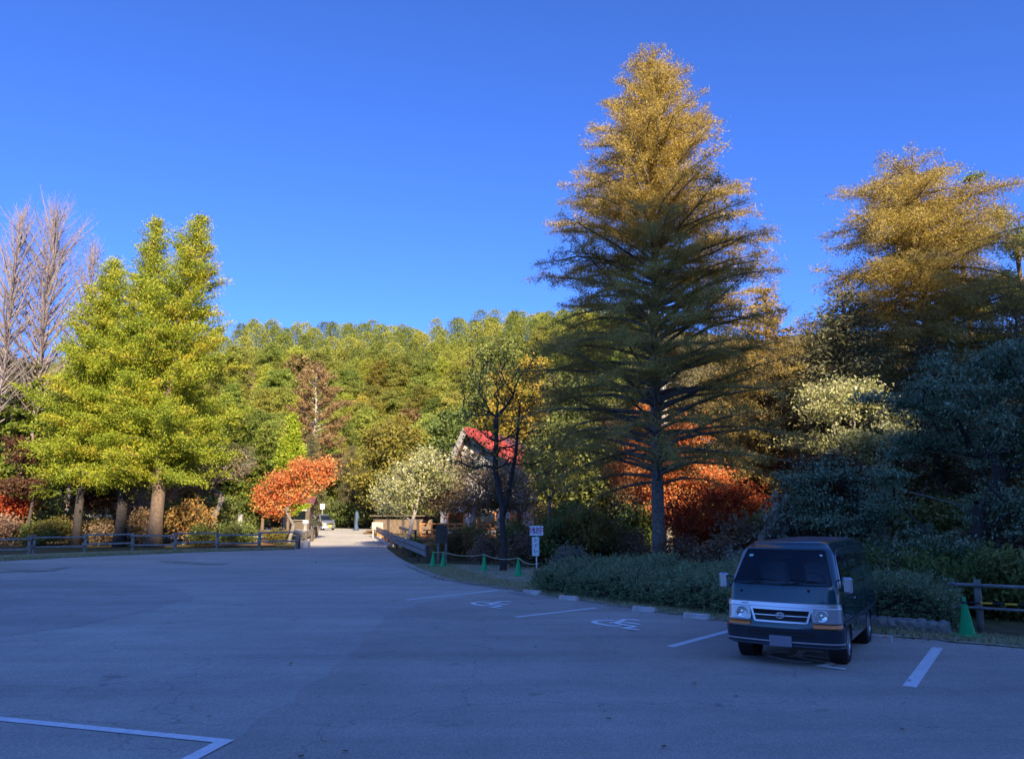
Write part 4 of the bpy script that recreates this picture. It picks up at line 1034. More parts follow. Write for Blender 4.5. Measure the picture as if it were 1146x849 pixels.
# ------------------------------------------------------------------ lodge with the red gable roof
def lodge():
    Y = 66.0; s = Y / 850
    ax_, ay_, az_ = aty(513, 479, Y)              # left roof peak
    r = empty('gabled_lodge', (aty(548, 590, Y)[0], Y, gz(0, Y))); tag(r, 'white timbered lodge with steep red metal roof half hidden behind trees', 'lodge'); r.rotation_euler = (0, 0, R(-24))
    # local coordinates: x right, y back; gable faces the viewer
    px = aty(523, 479, Y)[0] - r.location.x; pk = az_ - r.location.z - .1
    ev = 2.4; wl, wr = -4.8, 8.8; D = 9.0
    mb = MB(); ez = 3.1
    lz = pk - (px - wl) * (pk - 2.2) / (px - wl + .001) * .80
    rz_ = pk - (wr - px) * .62
    mb.poly([(wl, 0, -.3), (wr, 0, -.3), (wr, 0, rz_ - .3), (px, 0, pk - .3), (wl, 0, lz - .3)], (0, D, 0)).build('wall', M['plaster'], r)
    def slope(name, x1, z1, m, o):
        d = Vector((x1 - px, 0, z1 - pk)); nrm = Vector((-d.z, 0, d.x)).normalized();
        if nrm.z < 0: nrm = -nrm
        e = d.normalized() * .5
        a = (px, -.9, pk); b = (x1 + e.x, -.9, z1 + e.z)
        return MB().poly([a, b, (b[0], D + .9, b[2]), (a[0], D + .9, a[2])], nrm * .16).build(name, m, r)
    s1_ = slope('roof', wl, lz, M['roof_slate'], 0); s2_ = slope('roof', wr, rz_, M['roof_slate'], 0)
    # red fascia panels over the front edge of both slopes
    for x1, z1, w_ in ((wr, rz_, 1.1), (wl, lz, .28)):
        d = Vector((x1 - px, 0, z1 - pk)); e = d.normalized() * .6; nn = Vector((-d.z, 0, d.x)).normalized()
        if nn.z < 0: nn = -nn
        a = Vector((px, -.96, pk)) + nn * .19; b = Vector((x1 + e.x, -.96, z1 + e.z)) + nn * .19
        MB().poly([a, b, b + Vector((0, w_, 0)), a + Vector((0, w_, 0))], nn * .05).poly([a + Vector((0, 0, .02)), b + Vector((0, 0, .02)), b - nn * .5, a - nn * .5], (0, -.05, 0)).build('red_edge', M['roof_red'] if w_ > 1 else M['wood_grey'], r)
    # red steep upper panel
    mb = MB(); k = .42
    a = Vector((px, -.2, pk)); d = Vector((wr - px, 0, rz_ - pk)); nn = Vector((-d.z, 0, d.x)).normalized()
    mb.poly([a + nn*.2 + Vector((0, -.3, 0)), a + d*k + nn*.2 + Vector((0, -.3, 0)), a + d*k*.92 + nn*.2 + Vector((0, 4, 0)), a + nn*.2 + Vector((0, 4, 0))], nn * .05)
    for q in range(7): mb.bar(a + nn*.27 + Vector((0, q*.6, 0)), a + d*k*.95 + nn*.27 + Vector((0, q*.6, 0)), .04, .05)
    mb.build('red_panel', M['roof_red'], r)
    for x_ in (px - .02,): MB().box((x_, -.06, pk - 2.0), (.2, .08, 3.4)).build('timber', M['wood_dark'], r)
    MB().box((px + 1.0, -.06, pk - 2.15), (.9, .1, .3)).build('timber', M['wood_dark'], r)
    MB().box(((wl+wr)/2, -.07, 2.75), (wr - wl, .1, .2)).build('timber', M['wood_dark'], r)
    for x_, z_, ww, hh in ((-3.2, 1.4, 1.6, 1.3), (-.3, 1.4, 1.8, 1.3), (5.0, 1.4, 1.6, 1.2)):
        w = MB().box((x_, -.06, z_), (ww, .1, hh)).build('window', M['dark_glass'], r)
        MB().box((x_, -.12, z_ + hh/2), (ww + .2, .08, .1)).box((x_, -.12, z_ - hh/2), (ww + .2, .08, .1)).box((x_ - ww/2, -.12, z_), (.1, .07, hh - .12)).box((x_ + ww/2, -.12, z_), (.1, .07, hh - .12)).build('frame', M['wood_orange'], w)
    MB().box((2.5, -.06, 1.0), (1.1, .1, 2.1)).build('door', M['wood_orange'], r)
    mb = MB()
    for i in range(7): mb.box((-5.5 + i*1.1, -2.2, .55), (.12, .12, 1.1))
    mb.bar((-5.6, -2.2, 1.12), (1.2, -2.2, 1.12), .1, .1).box((-2.2, -1.15, .12), (7, 2.1, .16)); mb.build('veranda', M['wood_orange'], r)
lodge()
x, y, z = aty(452, 588, 72); r = empty('storage_shed', (x, y, gz(0, y)), R(3)); tag(r, 'long low brown wooden shed behind the bridge rail and pale-leaved tree', 'shed')
mb = MB().box((0, 0, .8), (5.4, 2.2, 1.6)); mb.build('wall', M['bark_dark'], r)
MB().box((0, -.1, 1.66), (6.0, 2.9, .12)).build('roof', M['wood_dark'], r)
for i in range(4): MB().box((-2 + i*1.35, -1.13, .7), (1.1, .06, 1.2)).build('door', M['bark_brown'], r)
# picnic table of orange-brown wood
x, y, z = aty(487, 588, 62); r = empty('picnic_table', (x, y, gz(0, y)), R(15)); tag(r, 'sunlit orange-brown picnic table beyond the grey notice board', 'picnic table')
MB().box((0, 0, .74), (1.9, .75, .07)).build('table_top', M['wood_orange'], r)
for dy in (-.65, .65): MB().box((0, dy, .43), (1.9, .26, .06)).build('bench', M['wood_orange'], r)
for dx in (-.7, .7): MB().bar((dx, -.6, 0), (dx, .15, .7), .08, .08).bar((dx + .09, .6, 0), (dx + .09, -.15, .7), .08, .08).build('leg', M['wood_orange'], r)

# ------------------------------------------------------------------ hedges of juniper
def hedge(label, front, depth, hf, hb_, seed, dens=1500):
    g = np.random.default_rng(seed); r = empty('juniper_hedge'); tag(r, label, 'hedge')
    a = np.array(front[0]); b = np.array(front[-1]); P = np.array(front); 
    seglen = np.linalg.norm(np.diff(P, axis=0), axis=1); cum = np.concatenate([[0], np.cumsum(seglen)]); Lt = cum[-1]
    def pos(u, v):    # u metres along, v 0..1 back
        x = np.interp(u, cum, P[:, 0]); y = np.interp(u, cum, P[:, 1]); d = unit(P[-1] - P[0]); nrm = np.array([-d[1], d[0]]); nrm = nrm if nrm[1] > 0 else -nrm
        dd = depth * (1 - .25 * np.cos(u * .9 + seed)) if depth > 2 else depth
        return np.stack([x + nrm[0] * v * dd, y + nrm[1] * v * dd], -1)
    def top(u, v):
        e = np.clip(np.minimum(u, Lt - u) / .6, 0, 1) ** .4
        return (hf + (hb_ - hf) * v ** .6 + .09 * np.sin(u * 2.1 + v * 3) + .07 * np.sin(u * 4.7 + 2 + v * 6) + .05 * np.sin(u * 9 + v * 11)) * (.45 + .55 * e) * (.80 + .20 * np.clip(v * 8, 0, 1) ** .5)
    nu, nv = int(Lt / .25), 10; vs = []; 
    for i in range(nu + 1):
        u = .1 + (Lt - .2) * i / nu
        q = pos(u, .06); vs.append((q[0], q[1], .0))
        for j in range(nv + 1):
            v = .03 + .94 * j / nv; q = pos(u, v); vs.append((q[0], q[1], max(.1, float(top(u, v)) - .16)))
        q = pos(u, .96); vs.append((q[0], q[1], .0))
    K = nv + 3
    fs = [(i*K+j, (i+1)*K+j, (i+1)*K+j+1, i*K+j+1) for i in range(nu) for j in range(K-1)] + [tuple(range(K)), tuple(nu*K + k for k in range(K-1, -1, -1))]
    MB().add(vs, fs, True).build('inner_growth', M['juniper_core'], r)
    # sprays: clumps with a pointing direction
    def sprays(u, v, z, nrmz, n_per, L0):
        m = len(u); base = np.concatenate([pos(u, v), z[:, None]], 1)
        d = unit(np.stack([g.normal(size=m) * .6, -g.random(m) * .7 + .1 * g.normal(size=m), nrmz], 1))
        k = np.repeat(np.arange(m), n_per); t = g.random(len(k))[:, None]
        C = base[k] + d[k] * t * L0 * (.6 + .8 * g.random(m)[k][:, None]) + g.normal(size=(len(k), 3)) * .025
        D = unit(d[k] + g.normal(size=(len(k), 3)) * .45)
        return C, D, g.random(m)[k]
    area_top = Lt * depth; area_fr = Lt * hf
    nT = int(area_top * dens / 14); nF = int(area_fr * dens / 9)
    u = g.random(nT) * Lt; v = g.random(nT) ** 1.2; C1, D1, r1 = sprays(u, v, top(u, v) - .10, .5 + g.random(nT) * .6, 12, .26)
    u = g.random(nF) * Lt; h = g.random(nF); z = h * top(u, np.full(nF, .05)); C2, D2, r2 = sprays(u, np.full(nF, .02) - .02 * np.sin(h * 3.1), z, -.1 + g.random(nF) * .45, 12, .17)
    nE = int(depth * hf * dens / 9); ue = np.where(g.random(nE) < .5, .02, Lt - .02) ; ve = g.random(nE); z = g.random(nE) * top(np.full(nE, .3), ve); C3, D3, r3 = sprays(ue, ve, z, .3 * g.random(nE), 12, .18)
    C = np.concatenate([C1, C2, C3]); D = np.concatenate([D1, D2, D3]); rr = np.concatenate([r1, r2, r3])
    leaves('foliage', C, D, .075, .28, L['juniper'], r, np.clip(rr * .5 + g.random(len(C)) * .5, 0, 1), .3, g)
    print('hedge', len(C))
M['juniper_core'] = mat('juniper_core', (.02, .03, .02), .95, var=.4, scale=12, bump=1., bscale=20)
hedge('long dark green juniper hedge behind the parking bays, left of the van', [atz(594, 662), atz(640, 668), atz(700, 676), atz(760, 684), atz(822, 692), atz(900, 699)], 4.6, .72, .92, 3)
hedge('short dark juniper hedge on stone edging, right of the van', [atz(955, 701), atz(1010, 705), atz(1074, 708)], 2.6, .86, 1.0, 7)
# dry grass on the verge
def grass_strip(label, E, y0, y1, w0, w1, n, sgn, hmin, hmax, wmul=None):
    g = np.random.default_rng(int(y1 * 7 + n)); y = g.uniform(y0, y1, n); x = np.array([edge(E, q) for q in y]) + sgn * g.uniform(w0, w1, n) ** 1
    z = np.array(gz(0 * y, y)) + .05; h = g.uniform(hmin, hmax, n)
    C = np.stack([x, y, z + h * .4], 1); D = unit(np.stack([g.normal(size=n) * .5, g.normal(size=n) * .5, np.ones(n)], 1))
    wv = .012 if wmul is None else wmul
    S = unit(np.cross(D, g.normal(size=(n, 3)))); hh = h[:, None]
    V = np.stack([C - D*hh*.5 - S*wv, C - D*hh*.5 + S*wv, C + D*hh*.5], 1).reshape(-1, 3)
    o = np_mesh('grass', V, 3, L['grass'], None, g.random(n)); tag(o, label, 'grass', kind='stuff')
grass_strip('short dry grass on the verge along the right edge of the car park', RE, 8, 37, -.1, 1.6, 26000, 1, .03, .11)
grass_strip('short grey-green grass around the cones and rope', RE, 24.5, 37, .3, 5.2, 9000, 1, .03, .08)
grass_strip('grass strip between the left edge of the car park and the wooden fence', LE, 28, 49.5, -.2, 3.2, 30000, -1, .05, .2, .02)
# scattered fallen leaves
g = np.random.default_rng(77)
y = np.concatenate([g.uniform(10, 30, 1200), g.uniform(4, 45, 500), g.uniform(30, 49, 500)]); x = np.concatenate([np.array([edge(RE, q) for q in y[:1200]]) - np.abs(g.normal(size=1200)) * .45, g.uniform(-20, 8, 500), np.array([edge(LE, q) for q in y[1700:]]) + np.abs(g.normal(size=500)) * .8])
k = x < np.array([edge(RE, q) for q in y]) + .2; x, y = x[k], y[k]
C = np.stack([x, y, .052 + g.random(len(x)) * .01], 1); D = unit(np.stack([g.normal(size=len(x)), g.normal(size=len(x)), g.normal(size=len(x)) * .12], 1))
tag(leaves('fallen_leaves', C, D, .07, .7, L['tan_leaf'], None, None, .95, g), 'dry fallen leaves scattered over the asphalt edge', 'leaves', kind='stuff')


# ------------------------------------------------------------------ trees near the car park
def interp(tab): return lambda t: float(np.interp(t, [a for a, _ in tab], [b for _, b in tab]))
def xat(px, py, Y): return aty(px, py, Y)[0]
def zat(py, Y): return aty(CX, py, Y)[2]
LARCH = interp([(0, 3.4), (.14, 3.8), (.22, 5.8), (.38, 6.3), (.54, 5.5), (.68, 4.4), (.82, 3.0), (.9, 2.0), (.95, 1.3), (.985, .7), (1, .2)])
r, n1 = conifer('larch_tree', zat(58, 32), LARCH, 270, 3.6, .27, L['larch'], M['bark_grey'], up0=.30, up1=.75, droop=.55, cw=.12, lv=(.82, 1.02), lowthin=.38, dens=150, size=.125, aspect=.20, bare_top=.02, tv=.4, tw_up=.15,
                spread=.12, twig=.46, tstep=.36, seed=21, lean=(.5, 0), bare=.40, wild=.03, flat=.2, clump=.45, rb=1.25)
put(r, xat(736, 560, 32), 32); tag(r, 'tallest tree: golden larch with straight grey trunk behind the long hedge', 'tree')
CYP = interp([(0, 3.6), (.2, 4.3), (.35, 4.7), (.5, 4.4), (.7, 3.1), (.85, 1.9), (.94, 1.0), (1, .2)])
for px, Y, top, lean, lb, sd, r0, k in ((172, 52, 240, 1.6, 'tall yellow-green cypress with the thickest trunk, rightmost of the left row', 31, .46, 1.0),
                                     (133, 52.5, 243, .7, 'tall yellow-green cypress in the middle of the left row, second pointed crown', 32, .34, .8),
                                     (84, 53, 290, .9, 'dark-trunked green cypress left of the two taller crowns, third of the left row', 33, .28, .88)):
    H = zat(top, Y) - gz(0, Y); kk = k
    r, n1 = conifer('cypress_tree', H, lambda t, kk=kk: CYP(t) * kk, 200, 3.9, r0, L['cypress'], M['bark_brown'] if r0 > .4 else M['bark_dark'], up0=.35, up1=1.0, droop=.35, cw=.12, dens=98, size=.165, aspect=.34, tv=.5,
                    spread=.20, twig=.42, tstep=.42, seed=sd, lean=(lean, 0), bare=.1, wild=.3, flat=.15, clump=.5, tw_up=.1)
    put(r, xat(px, 612, Y), Y); tag(r, lb, 'tree', 'cypresses along the left fence')
RL = interp([(0, 3.5), (.3, 5.3), (.5, 6.6), (.7, 6.3), (.85, 5.2), (.94, 3.5), (1, 1.2)])
Y = 42; r, n1 = conifer('larch_tree', zat(186, Y), RL, 230, 4, .3, L['larch_gold'], M['bark_grey'], up0=.25, up1=.45, droop=.7, cw=.13, dens=84, size=.155, aspect=.24, spread=.20, bare_top=.05, tv=.45, twig=.42, tstep=.42, seed=41, bare=.25, wild=.3, flat=.2, clump=.45)
put(r, xat(1054, 560, Y) , Y); tag(r, 'broad round-topped golden larch standing high above the dark firs on the right', 'tree')
Y = 46; r, n1 = conifer('larch_tree', zat(322, Y), interp([(0, 3), (.3, 4), (.6, 3.2), (.9, 1.2), (1, .2)]), 130, 2.5, .2, L['larch_dull'], M['bark_grey'], up0=.15, up1=.5, droop=.4, dens=44, tv=.4, size=.22, aspect=.36, spread=.12, seed=42, wild=.3, flat=.2)
put(r, xat(868, 560, Y), Y); tag(r, 'shorter dull golden larch just right of and behind the tallest larch', 'tree')
# pine with flat shelves at the right edge
def pine(label, px, Y, top, seed, n=9, half=3.6):
    H = zat(top, Y); g = np.random.default_rng(seed); lobes = []
    for i in range(n):
        f = i / (n - 1); a = i * 2.4 + seed; rr = half * (1 - .72 * f) ; lobes.append((rr*.75*math.cos(a), rr*.75*math.sin(a), H * (.5 + .48 * f), rr * .65, rr * .65, .55))
    r = broadleaf('pine_tree', lobes, 170, [(0, 0, -.3), (.2, 0, H * .45), (.1, .1, H * .9)], L['pine'], M['bark_brown'], nl=150, size=.26, aspect=.22, spread=.3, seed=seed, rtip=.014, tw=.5, flat=.2, vflat=.5, up=.3, rtrunk=.2)
    put(r, xat(px, 560, Y), Y); tag(r, label, 'tree')
L['pine'] = leaf_mat('pine_needles', [(0, (.10, .14, .03)), (.5, (.2, .24, .05)), (1, (.32, .33, .08))], .25)
pine('flat-shelved green pine whose layered crown shows right of the round golden larch', 1105, 52, 208, 5, half=5.0)
pine('dark pine crown cut by the right edge of the picture, level with the larch top', 1172, 46, 235, 9, half=3.8)

Y = 34; r = broadleaf('pale_leaved_tree', layers(0, 0, 3.4, zat(432, Y), 2.4, 2.0, 26, np.random.default_rng(12), .9, .2) + [(.8, 0, zat(445, Y), .6, .6, .8)], 170,
    [(0, 0, -.2), (.1, 0, 1.2), (.2, .1, 3.2)], L['pale_leaf'], M['bark_grey'], nl=110, size=.15, aspect=.5, spread=.25, seed=51, tw=.7, flat=.6, vflat=.5)
put(r, xat(955, 560, Y), Y); tag(r, 'pale silvery-green leafed tree catching a patch of sun among the dark firs', 'tree')
Y = 21.5
r = broadleaf('silver_leaved_tree', layers(.7, 0, .9, 7.0, 3.4, 2.2, 46, np.random.default_rng(6), 1.0, .2) + layers(2.6, 0, 3, 7.4, 2.2, 2.0, 16, np.random.default_rng(7), 1.0, .2), 400,
    [(0, 0, -.2), (.2, 0, .8), (.3, .1, 2.6)], L['silver_fir'], M['bark_dark'], nl=150, size=.115, aspect=.40, spread=.2, seed=52, tw=.5, flat=.6, vflat=.3, shell=.2)
put(r, xat(1085, 560, Y), Y); tag(r, 'large shaded blue-green tree with silvery leaf clusters filling the right edge', 'tree')
Y = 26
r = broadleaf('grey_leaved_tree', layers(0, 0, .8, 4.4, 2.4, 1.8, 26, np.random.default_rng(9), .8, .18), 150, [(0, 0, -.2), (.1, 0, .6), (.2, .1, 1.8)], L['silver_fir'], M['bark_dark'], nl=110, size=.115, aspect=.40, spread=.2, seed=53, tw=.5, flat=.6, vflat=.3, shell=.2)
put(r, xat(965, 590, Y), Y); tag(r, 'low shaded grey-green leafy tree directly behind the van roof, right side', 'tree')
Y = 27.5
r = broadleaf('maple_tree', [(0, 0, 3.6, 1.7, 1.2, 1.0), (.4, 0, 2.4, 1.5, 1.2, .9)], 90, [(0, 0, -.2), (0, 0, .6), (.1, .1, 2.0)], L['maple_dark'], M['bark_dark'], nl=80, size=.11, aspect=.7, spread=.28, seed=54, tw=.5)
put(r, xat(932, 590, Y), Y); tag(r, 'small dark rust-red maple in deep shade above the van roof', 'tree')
Y = 44
r = broadleaf('maple_tree', layers(0, 0, 1.6, 8.2, 3.3, 2.2, 40, np.random.default_rng(15), 1.25, .45), 380, [(0, 0, -.2), (.1, 0, .7), (.2, .1, 2.2)], L['maple_orange'], M['bark_grey'], nl=85, size=.14, aspect=.75, spread=.26, clump=.6, seed=55, tw=.6)
put(r, xat(746, 590, Y), Y); tag(r, 'bright orange maple glowing behind the tall larch trunk', 'tree')
Y = 36
r = broadleaf('maple_tree', [(0, 0, 2.5, 2.2, 1.4, 1.3), (1.6, 0, 2.7, 1.5, 1.2, 1.1), (-1.4, 0, 1.6, 1.2, 1.2, .9)], 150, [(0, 0, -.2), (.1, 0, .5), (.1, .1, 1.5)], L['maple_red'], M['bark_dark'], nl=75, size=.12, aspect=.7, spread=.3, seed=56, tw=.5)
put(r, xat(795, 600, Y), Y); tag(r, 'dull brick-red maple in front of the bright orange one, right of the larch trunk', 'tree')
Y = 57
r = broadleaf('maple_tree', [(.9, 0, 5.2, 1.2, 1.1, .8), (2.2, 0, 5.3, .7, .8, 1.0), (-.5, 0, 4.5, 1.1, 1.2, .7), (-1.7, 0, 3.6, .9, 1, .8), (-1.1, .3, 2.5, .8, .9, .5), (1.7, 0, 4.1, .9, .9, .55), (.2, 0, 3.5, 1.0, 1, .5), (-2.2, 0, 2.6, .5, .6, .6)], 190, [(0, 0, -.2), (.05, 0, .4), (.25, .1, 1.3)], L['maple_orange'], M['bark_grey'], nl=58, size=.15, aspect=.8, spread=.30, seed=57, tw=.55, clump=.65, rtrunk=.11)
put(r, xat(324, 598, Y), Y); tag(r, 'vivid orange-red maple with pale stems at the left end of the bridge', 'tree')
Y = 68
r, n1 = conifer('small_conifer', zat(462, Y) - .7, interp([(0, 1.5), (.3, 2.6), (.6, 1.8), (.9, .6), (1, .1)]), 110, 1.5, .13, L['small_conifer'], M['bark_brown'], up0=.6, up1=1.0, dens=40, size=.32, aspect=.3, spread=.15, seed=61, flat=0)
put(r, xat(322, 590, Y), Y); tag(r, 'small pointed bright lime-green conifer rising behind the vivid orange maple', 'tree')
Y = 98
r, n1 = conifer('larch_tree', zat(408, Y) - gz(-27, Y), interp([(0, 3), (.3, 4.8), (.6, 4.4), (.85, 2.9), (1, .8)]), 80, 5, .3, L['brown_larch'], M['bark_pale'], up0=.2, up1=.5, dens=32, size=.38, aspect=.3, spread=.22, seed=62, wild=.3, flat=.2, bare=.3, rb=1.5)
put(r, xat(348, 560, Y), Y); tag(r, 'rust-brown larch with pale trunk at the foot of the green hill, above the lime-green conifer', 'tree')
# dark spreading tree with few leaves
Y = 33; g = np.random.default_rng(3)
r = broadleaf('bare_tree', [(0, 0, 6.4, 2.3, 1.8, 2.0), (-.7, 0, 8.3, 1.6, 1.3, 1.6), (.9, 0, 8.6, 1.3, 1.3, 1.7), (-1.6, 0, 5.0, 1.6, 1.4, 1.2), (1.4, 0, 5, 1.6, 1.4, 1.3)], 210, [(0, 0, -.2), (0, 0, 1.6), (-.02, 0, 2.6), (-.35, 0, 4.3), (-.3, .1, 6.6)], L['yellow_leaf'], M['bark_dark'],
    nl=14, size=.13, aspect=.7, spread=.2, seed=63, rtip=.011, tw=.8, sparse=.55, shell=.3, rtrunk=.15, pl=.35, step=.5)
put(r, xat(563, 612, Y), Y); tag(r, 'thin dark forked tree with few yellow leaves in front of the red-roofed lodge', 'tree')
MB().tube([(.0, 0, 2.3), (.25, 0, 3.4), (.55, .05, 5.0), (.75, .1, 7.4)], [.12, .10, .08, .03], 10).build('limb', M['bark_dark'], r)
# cherry-like trees in front of the lodge
Y = 50
r = broadleaf('cherry_tree', [(0, 0, 4.3, 2.0, 1.8, 1.2), (1.4, 0, 5.1, 1.7, 1.6, 1.0), (-.9, 0, 3.2, 1.4, 1.4, .9)], 150, [(0, 0, -.2), (.1, 0, .9), (.5, .1, 2.6)], L['pale_leaf'], M['bark_pale'], nl=60, size=.19, aspect=.5, spread=.36, seed=64, tw=.8, flat=.5)
put(r, xat(456, 600, Y), Y); tag(r, 'pale green leafed tree overhanging the right bridge rail', 'tree')
Y = 53
r = broadleaf('cherry_tree', [(0, 0, 4.2, 3.6, 2.4, 1.5), (-2.2, 0, 3.6, 2, 2, 1.3), (2.4, 0, 3.9, 2.2, 2, 1.4)], 260, [(0, 0, -.2), (.1, 0, 1.0), (.2, .1, 2.4)], L['tan_leaf'], M['bark_pale'], nl=62, size=.16, aspect=.6, spread=.42, seed=65, tw=.8, sparse=.85, rtip=.016, flat=.4)
put(r, xat(527, 600, Y), Y); tag(r, 'wide half-bare tree with brownish leaves hiding the lower front of the lodge', 'tree')
Y = 56
r = broadleaf('cherry_tree', layers(-1.5, 0, 2.0, 6.6, 5.0, 2.0, 30, np.random.default_rng(19), 1.1, .3), 230, [(0, 0, -.2), (.1, 0, 1.0), (.2, .1, 2.2)], L['tan_leaf'], M['bark_grey'], nl=42, size=.17, aspect=.6, spread=.35, seed=165, tw=.8, sparse=.85, flat=.4)
put(r, xat(578, 600, Y), Y); tag(r, 'brown-leaved tree directly before the right half of the lodge wall', 'tree')
Y = 49
r = broadleaf('cherry_tree', [(0, 0, 5.5, 1.8, 1.8, 1.1), (.9, 0, 4.3, 1.4, 1.6, 1.0)], 110, [(0, 0, -.2), (.1, 0, 1.0), (.2, .1, 3.2)], L['gold_tan'] if 'gold_tan' in L else L['yellow_leaf'], M['bark_grey'], nl=26, size=.17, aspect=.6, spread=.3, seed=66, tw=.8, sparse=.7, flat=.4)
put(r, xat(612, 600, Y), Y); tag(r, 'golden thin-leaved tree across the right slope of the red roof', 'tree')
for px, Y, top, sd, w_, lm, lb in ((588, 84, 388, 67, 4.6, 'yellow_leaf', 'golden yellow broad tree above and behind the red roof'), (553, 92, 372, 68, 4.0, 'bush_green', 'tall green tree at the skyline behind the thin forked tree'), (640, 60, 470, 69, 3.2, 'bush_green', 'dark green tree right of the lodge, left of the orange maple'),
                                (655, 70, 400, 70, 4.2, 'bush_green', 'tall dark green tree seen through the left side of the tallest larch'), (505, 86, 455, 71, 4., 'bush_green', 'broad green tree behind the lodge peak, left side'),
                                (440, 84, 470, 72, 4.2, 'hill_yellow_near', 'olive and gold tree left of the lodge peak')):
    if lm not in L: L[lm] = leaf_mat(lm, [(0, (.12, .12, .025)), (.5, (.22, .20, .035)), (1, (.36, .27, .05))], .3)
    H = zat(top, Y) - gz(0, Y)
    r = broadleaf('leafy_tree', [(0, 0, H * .78, w_ * .75, w_ * .7, H * .2), (-w_*.45, 0, H * .55, w_ * .7, w_ * .7, H * .2), (w_*.5, 0, H * .52, w_ * .65, w_ * .7, H * .22), (0, 0, H * .35, w_ * .9, w_ * .8, H * .18)], 170, [(0, 0, -.3), (.1, 0, H * .25), (.2, .1, H * .6)], L[lm], M['bark_grey'], nl=85, size=.36, aspect=.6, spread=.5, seed=sd, tw=1.0, flat=.3, rtrunk=.2, step=.9)
    put(r, xat(px, 580, Y), Y); tag(r, lb, 'tree')
# left: bare trees, dark maples, thin brown tree
for px, Y, top, sd, rx, lb in ((-14, 60, 238, 81, 2.1, 'leafless grey tree at the far left edge against the sky'), (28, 62, 236, 82, 2.7, 'tall leafless tree with white-grey fan of branches left of the cypresses'), (76, 64, 272, 83, 1.8, 'leafless slender tree half hidden behind the leftmost cypress crown')):
    H = zat(top, Y) - gz(0, Y)
    r, n1 = conifer('bare_tree', H, lambda t, q=rx: q * float(np.interp(t, [0, .35, .55, .8, .93, 1], [1.6, 2.0, 2.5, 2.1, 1.3, .5])), 130, H * .34, .17, None, M['bark_bare'], up0=.75, up1=1.15, droop=-.25, dens=0,
                    twig=.55, tstep=.28, seed=sd, bare=.12, wild=.2, tv=.5, tw_up=.35, rb=1.15)
    put(r, xat(px, 560, Y), Y); tag(r, lb, 'tree', 'leafless trees at the far left')
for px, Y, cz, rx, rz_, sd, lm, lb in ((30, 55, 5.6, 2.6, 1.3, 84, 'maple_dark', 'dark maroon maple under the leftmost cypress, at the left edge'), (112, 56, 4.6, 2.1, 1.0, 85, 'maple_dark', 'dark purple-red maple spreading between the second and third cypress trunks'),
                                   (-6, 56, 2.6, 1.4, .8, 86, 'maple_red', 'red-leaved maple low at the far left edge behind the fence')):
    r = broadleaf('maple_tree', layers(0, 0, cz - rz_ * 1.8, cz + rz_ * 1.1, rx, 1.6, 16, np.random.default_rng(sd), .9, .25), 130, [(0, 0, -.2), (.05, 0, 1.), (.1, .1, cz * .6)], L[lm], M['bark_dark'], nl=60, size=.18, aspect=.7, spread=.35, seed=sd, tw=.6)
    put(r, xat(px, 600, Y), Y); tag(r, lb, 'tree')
Y = 58
r = broadleaf('open_crowned_tree', [(0, 0, 5.6, 3.3, 2, 1.2), (-1.6, 0, 4.5, 2.4, 2, 1.1), (1.6, 0, 6.4, 1.8, 1.5, 1.0)], 260, [(0, 0, -.2), (.2, 0, 1.2), (.9, .1, 3.4)], L['tan_leaf'], M['bark_grey'], nl=12, size=.19, aspect=.6, spread=.3, seed=87, tw=.9, sparse=.7, rtip=.017, up=.3)
put(r, xat(232, 598, Y), Y); tag(r, 'open-branched brown tree between the thick cypress trunk and the orange maple', 'tree')
Y = 56
r = broadleaf('open_crowned_tree', [(0, 0, 3.9, 2.6, 1.6, 1.3), (-1.6, 0, 3.2, 1.6, 1.5, 1.1)], 240, [(0, 0, -.2), (.1, 0, .7), (.1, .1, 2.0)], L['tan_leaf'], M['bark_pale'], nl=9, size=.16, aspect=.6, spread=.3, seed=88, tw=.8, sparse=.6, rtip=.016, up=.3)
put(r, xat(160, 598, Y), Y); tag(r, 'pale twiggy shrub-like tree lit by the sun between two cypress trunks', 'tree')

# ------------------------------------------------------------------ forest behind: individuals copied from a few kinds
def proto(name, H, prof, leafm, bark, nb, dens, size, seed, **k):
    kw = dict(up0=.25, up1=.05, droop=.3, aspect=.5, spread=.28, tv=.4, twig=.4, tstep=.8, flat=.2, clump=.4, rb=1.2, wild=.2); kw.update(k)
    r, n = conifer(name, H, prof, nb, H * .18, .015 * H, leafm, bark, dens=dens, size=size, seed=seed, **kw)
    return r
hp = interp([(0, 2.4), (.3, 3.3), (.6, 3.4), (.82, 2.9), (.93, 2.2), (1, 1.2)])
hp2 = interp([(0, 2.2), (.3, 3.1), (.6, 2.8), (.82, 1.9), (.94, 1.1), (1, .3)])
hp3 = interp([(0, 2.5), (.4, 3.8), (.7, 3.8), (.88, 3.0), (1, 1.7)])
protos = [proto('hill_pine', 9.5, hp, L['hill_green'], M['bark_brown'], 74, 62, .27, 101), proto('hill_pine', 10.5, hp2, L['hill_green'], M['bark_brown'], 74, 62, .27, 102),
          proto('hill_pine', 9, hp3, L['hill_green'], M['bark_brown'], 74, 54, .28, 103), proto('hill_larch', 10, hp2, L['hill_yellow'], M['bark_pale'], 66, 54, .26, 104), proto('hill_broadleaf', 9, hp3, L['hill_brown'], M['bark_grey'], 50, 13, .6, 105)]
LB = {'hill_pine': ('green rounded pine in the mass on the sunlit hillside', 'pines covering the hillside'), 'hill_larch': ('yellow-green larch among the pines on the sunlit hillside', 'larches on the hillside'),
      'hill_broadleaf': ('brown autumn tree among the pines on the sunlit hillside', 'brown trees on the hillside')}
CT = {'hill_pine': 'tree', 'hill_larch': 'tree', 'hill_broadleaf': 'tree'}
g = np.random.default_rng(202); spots = []
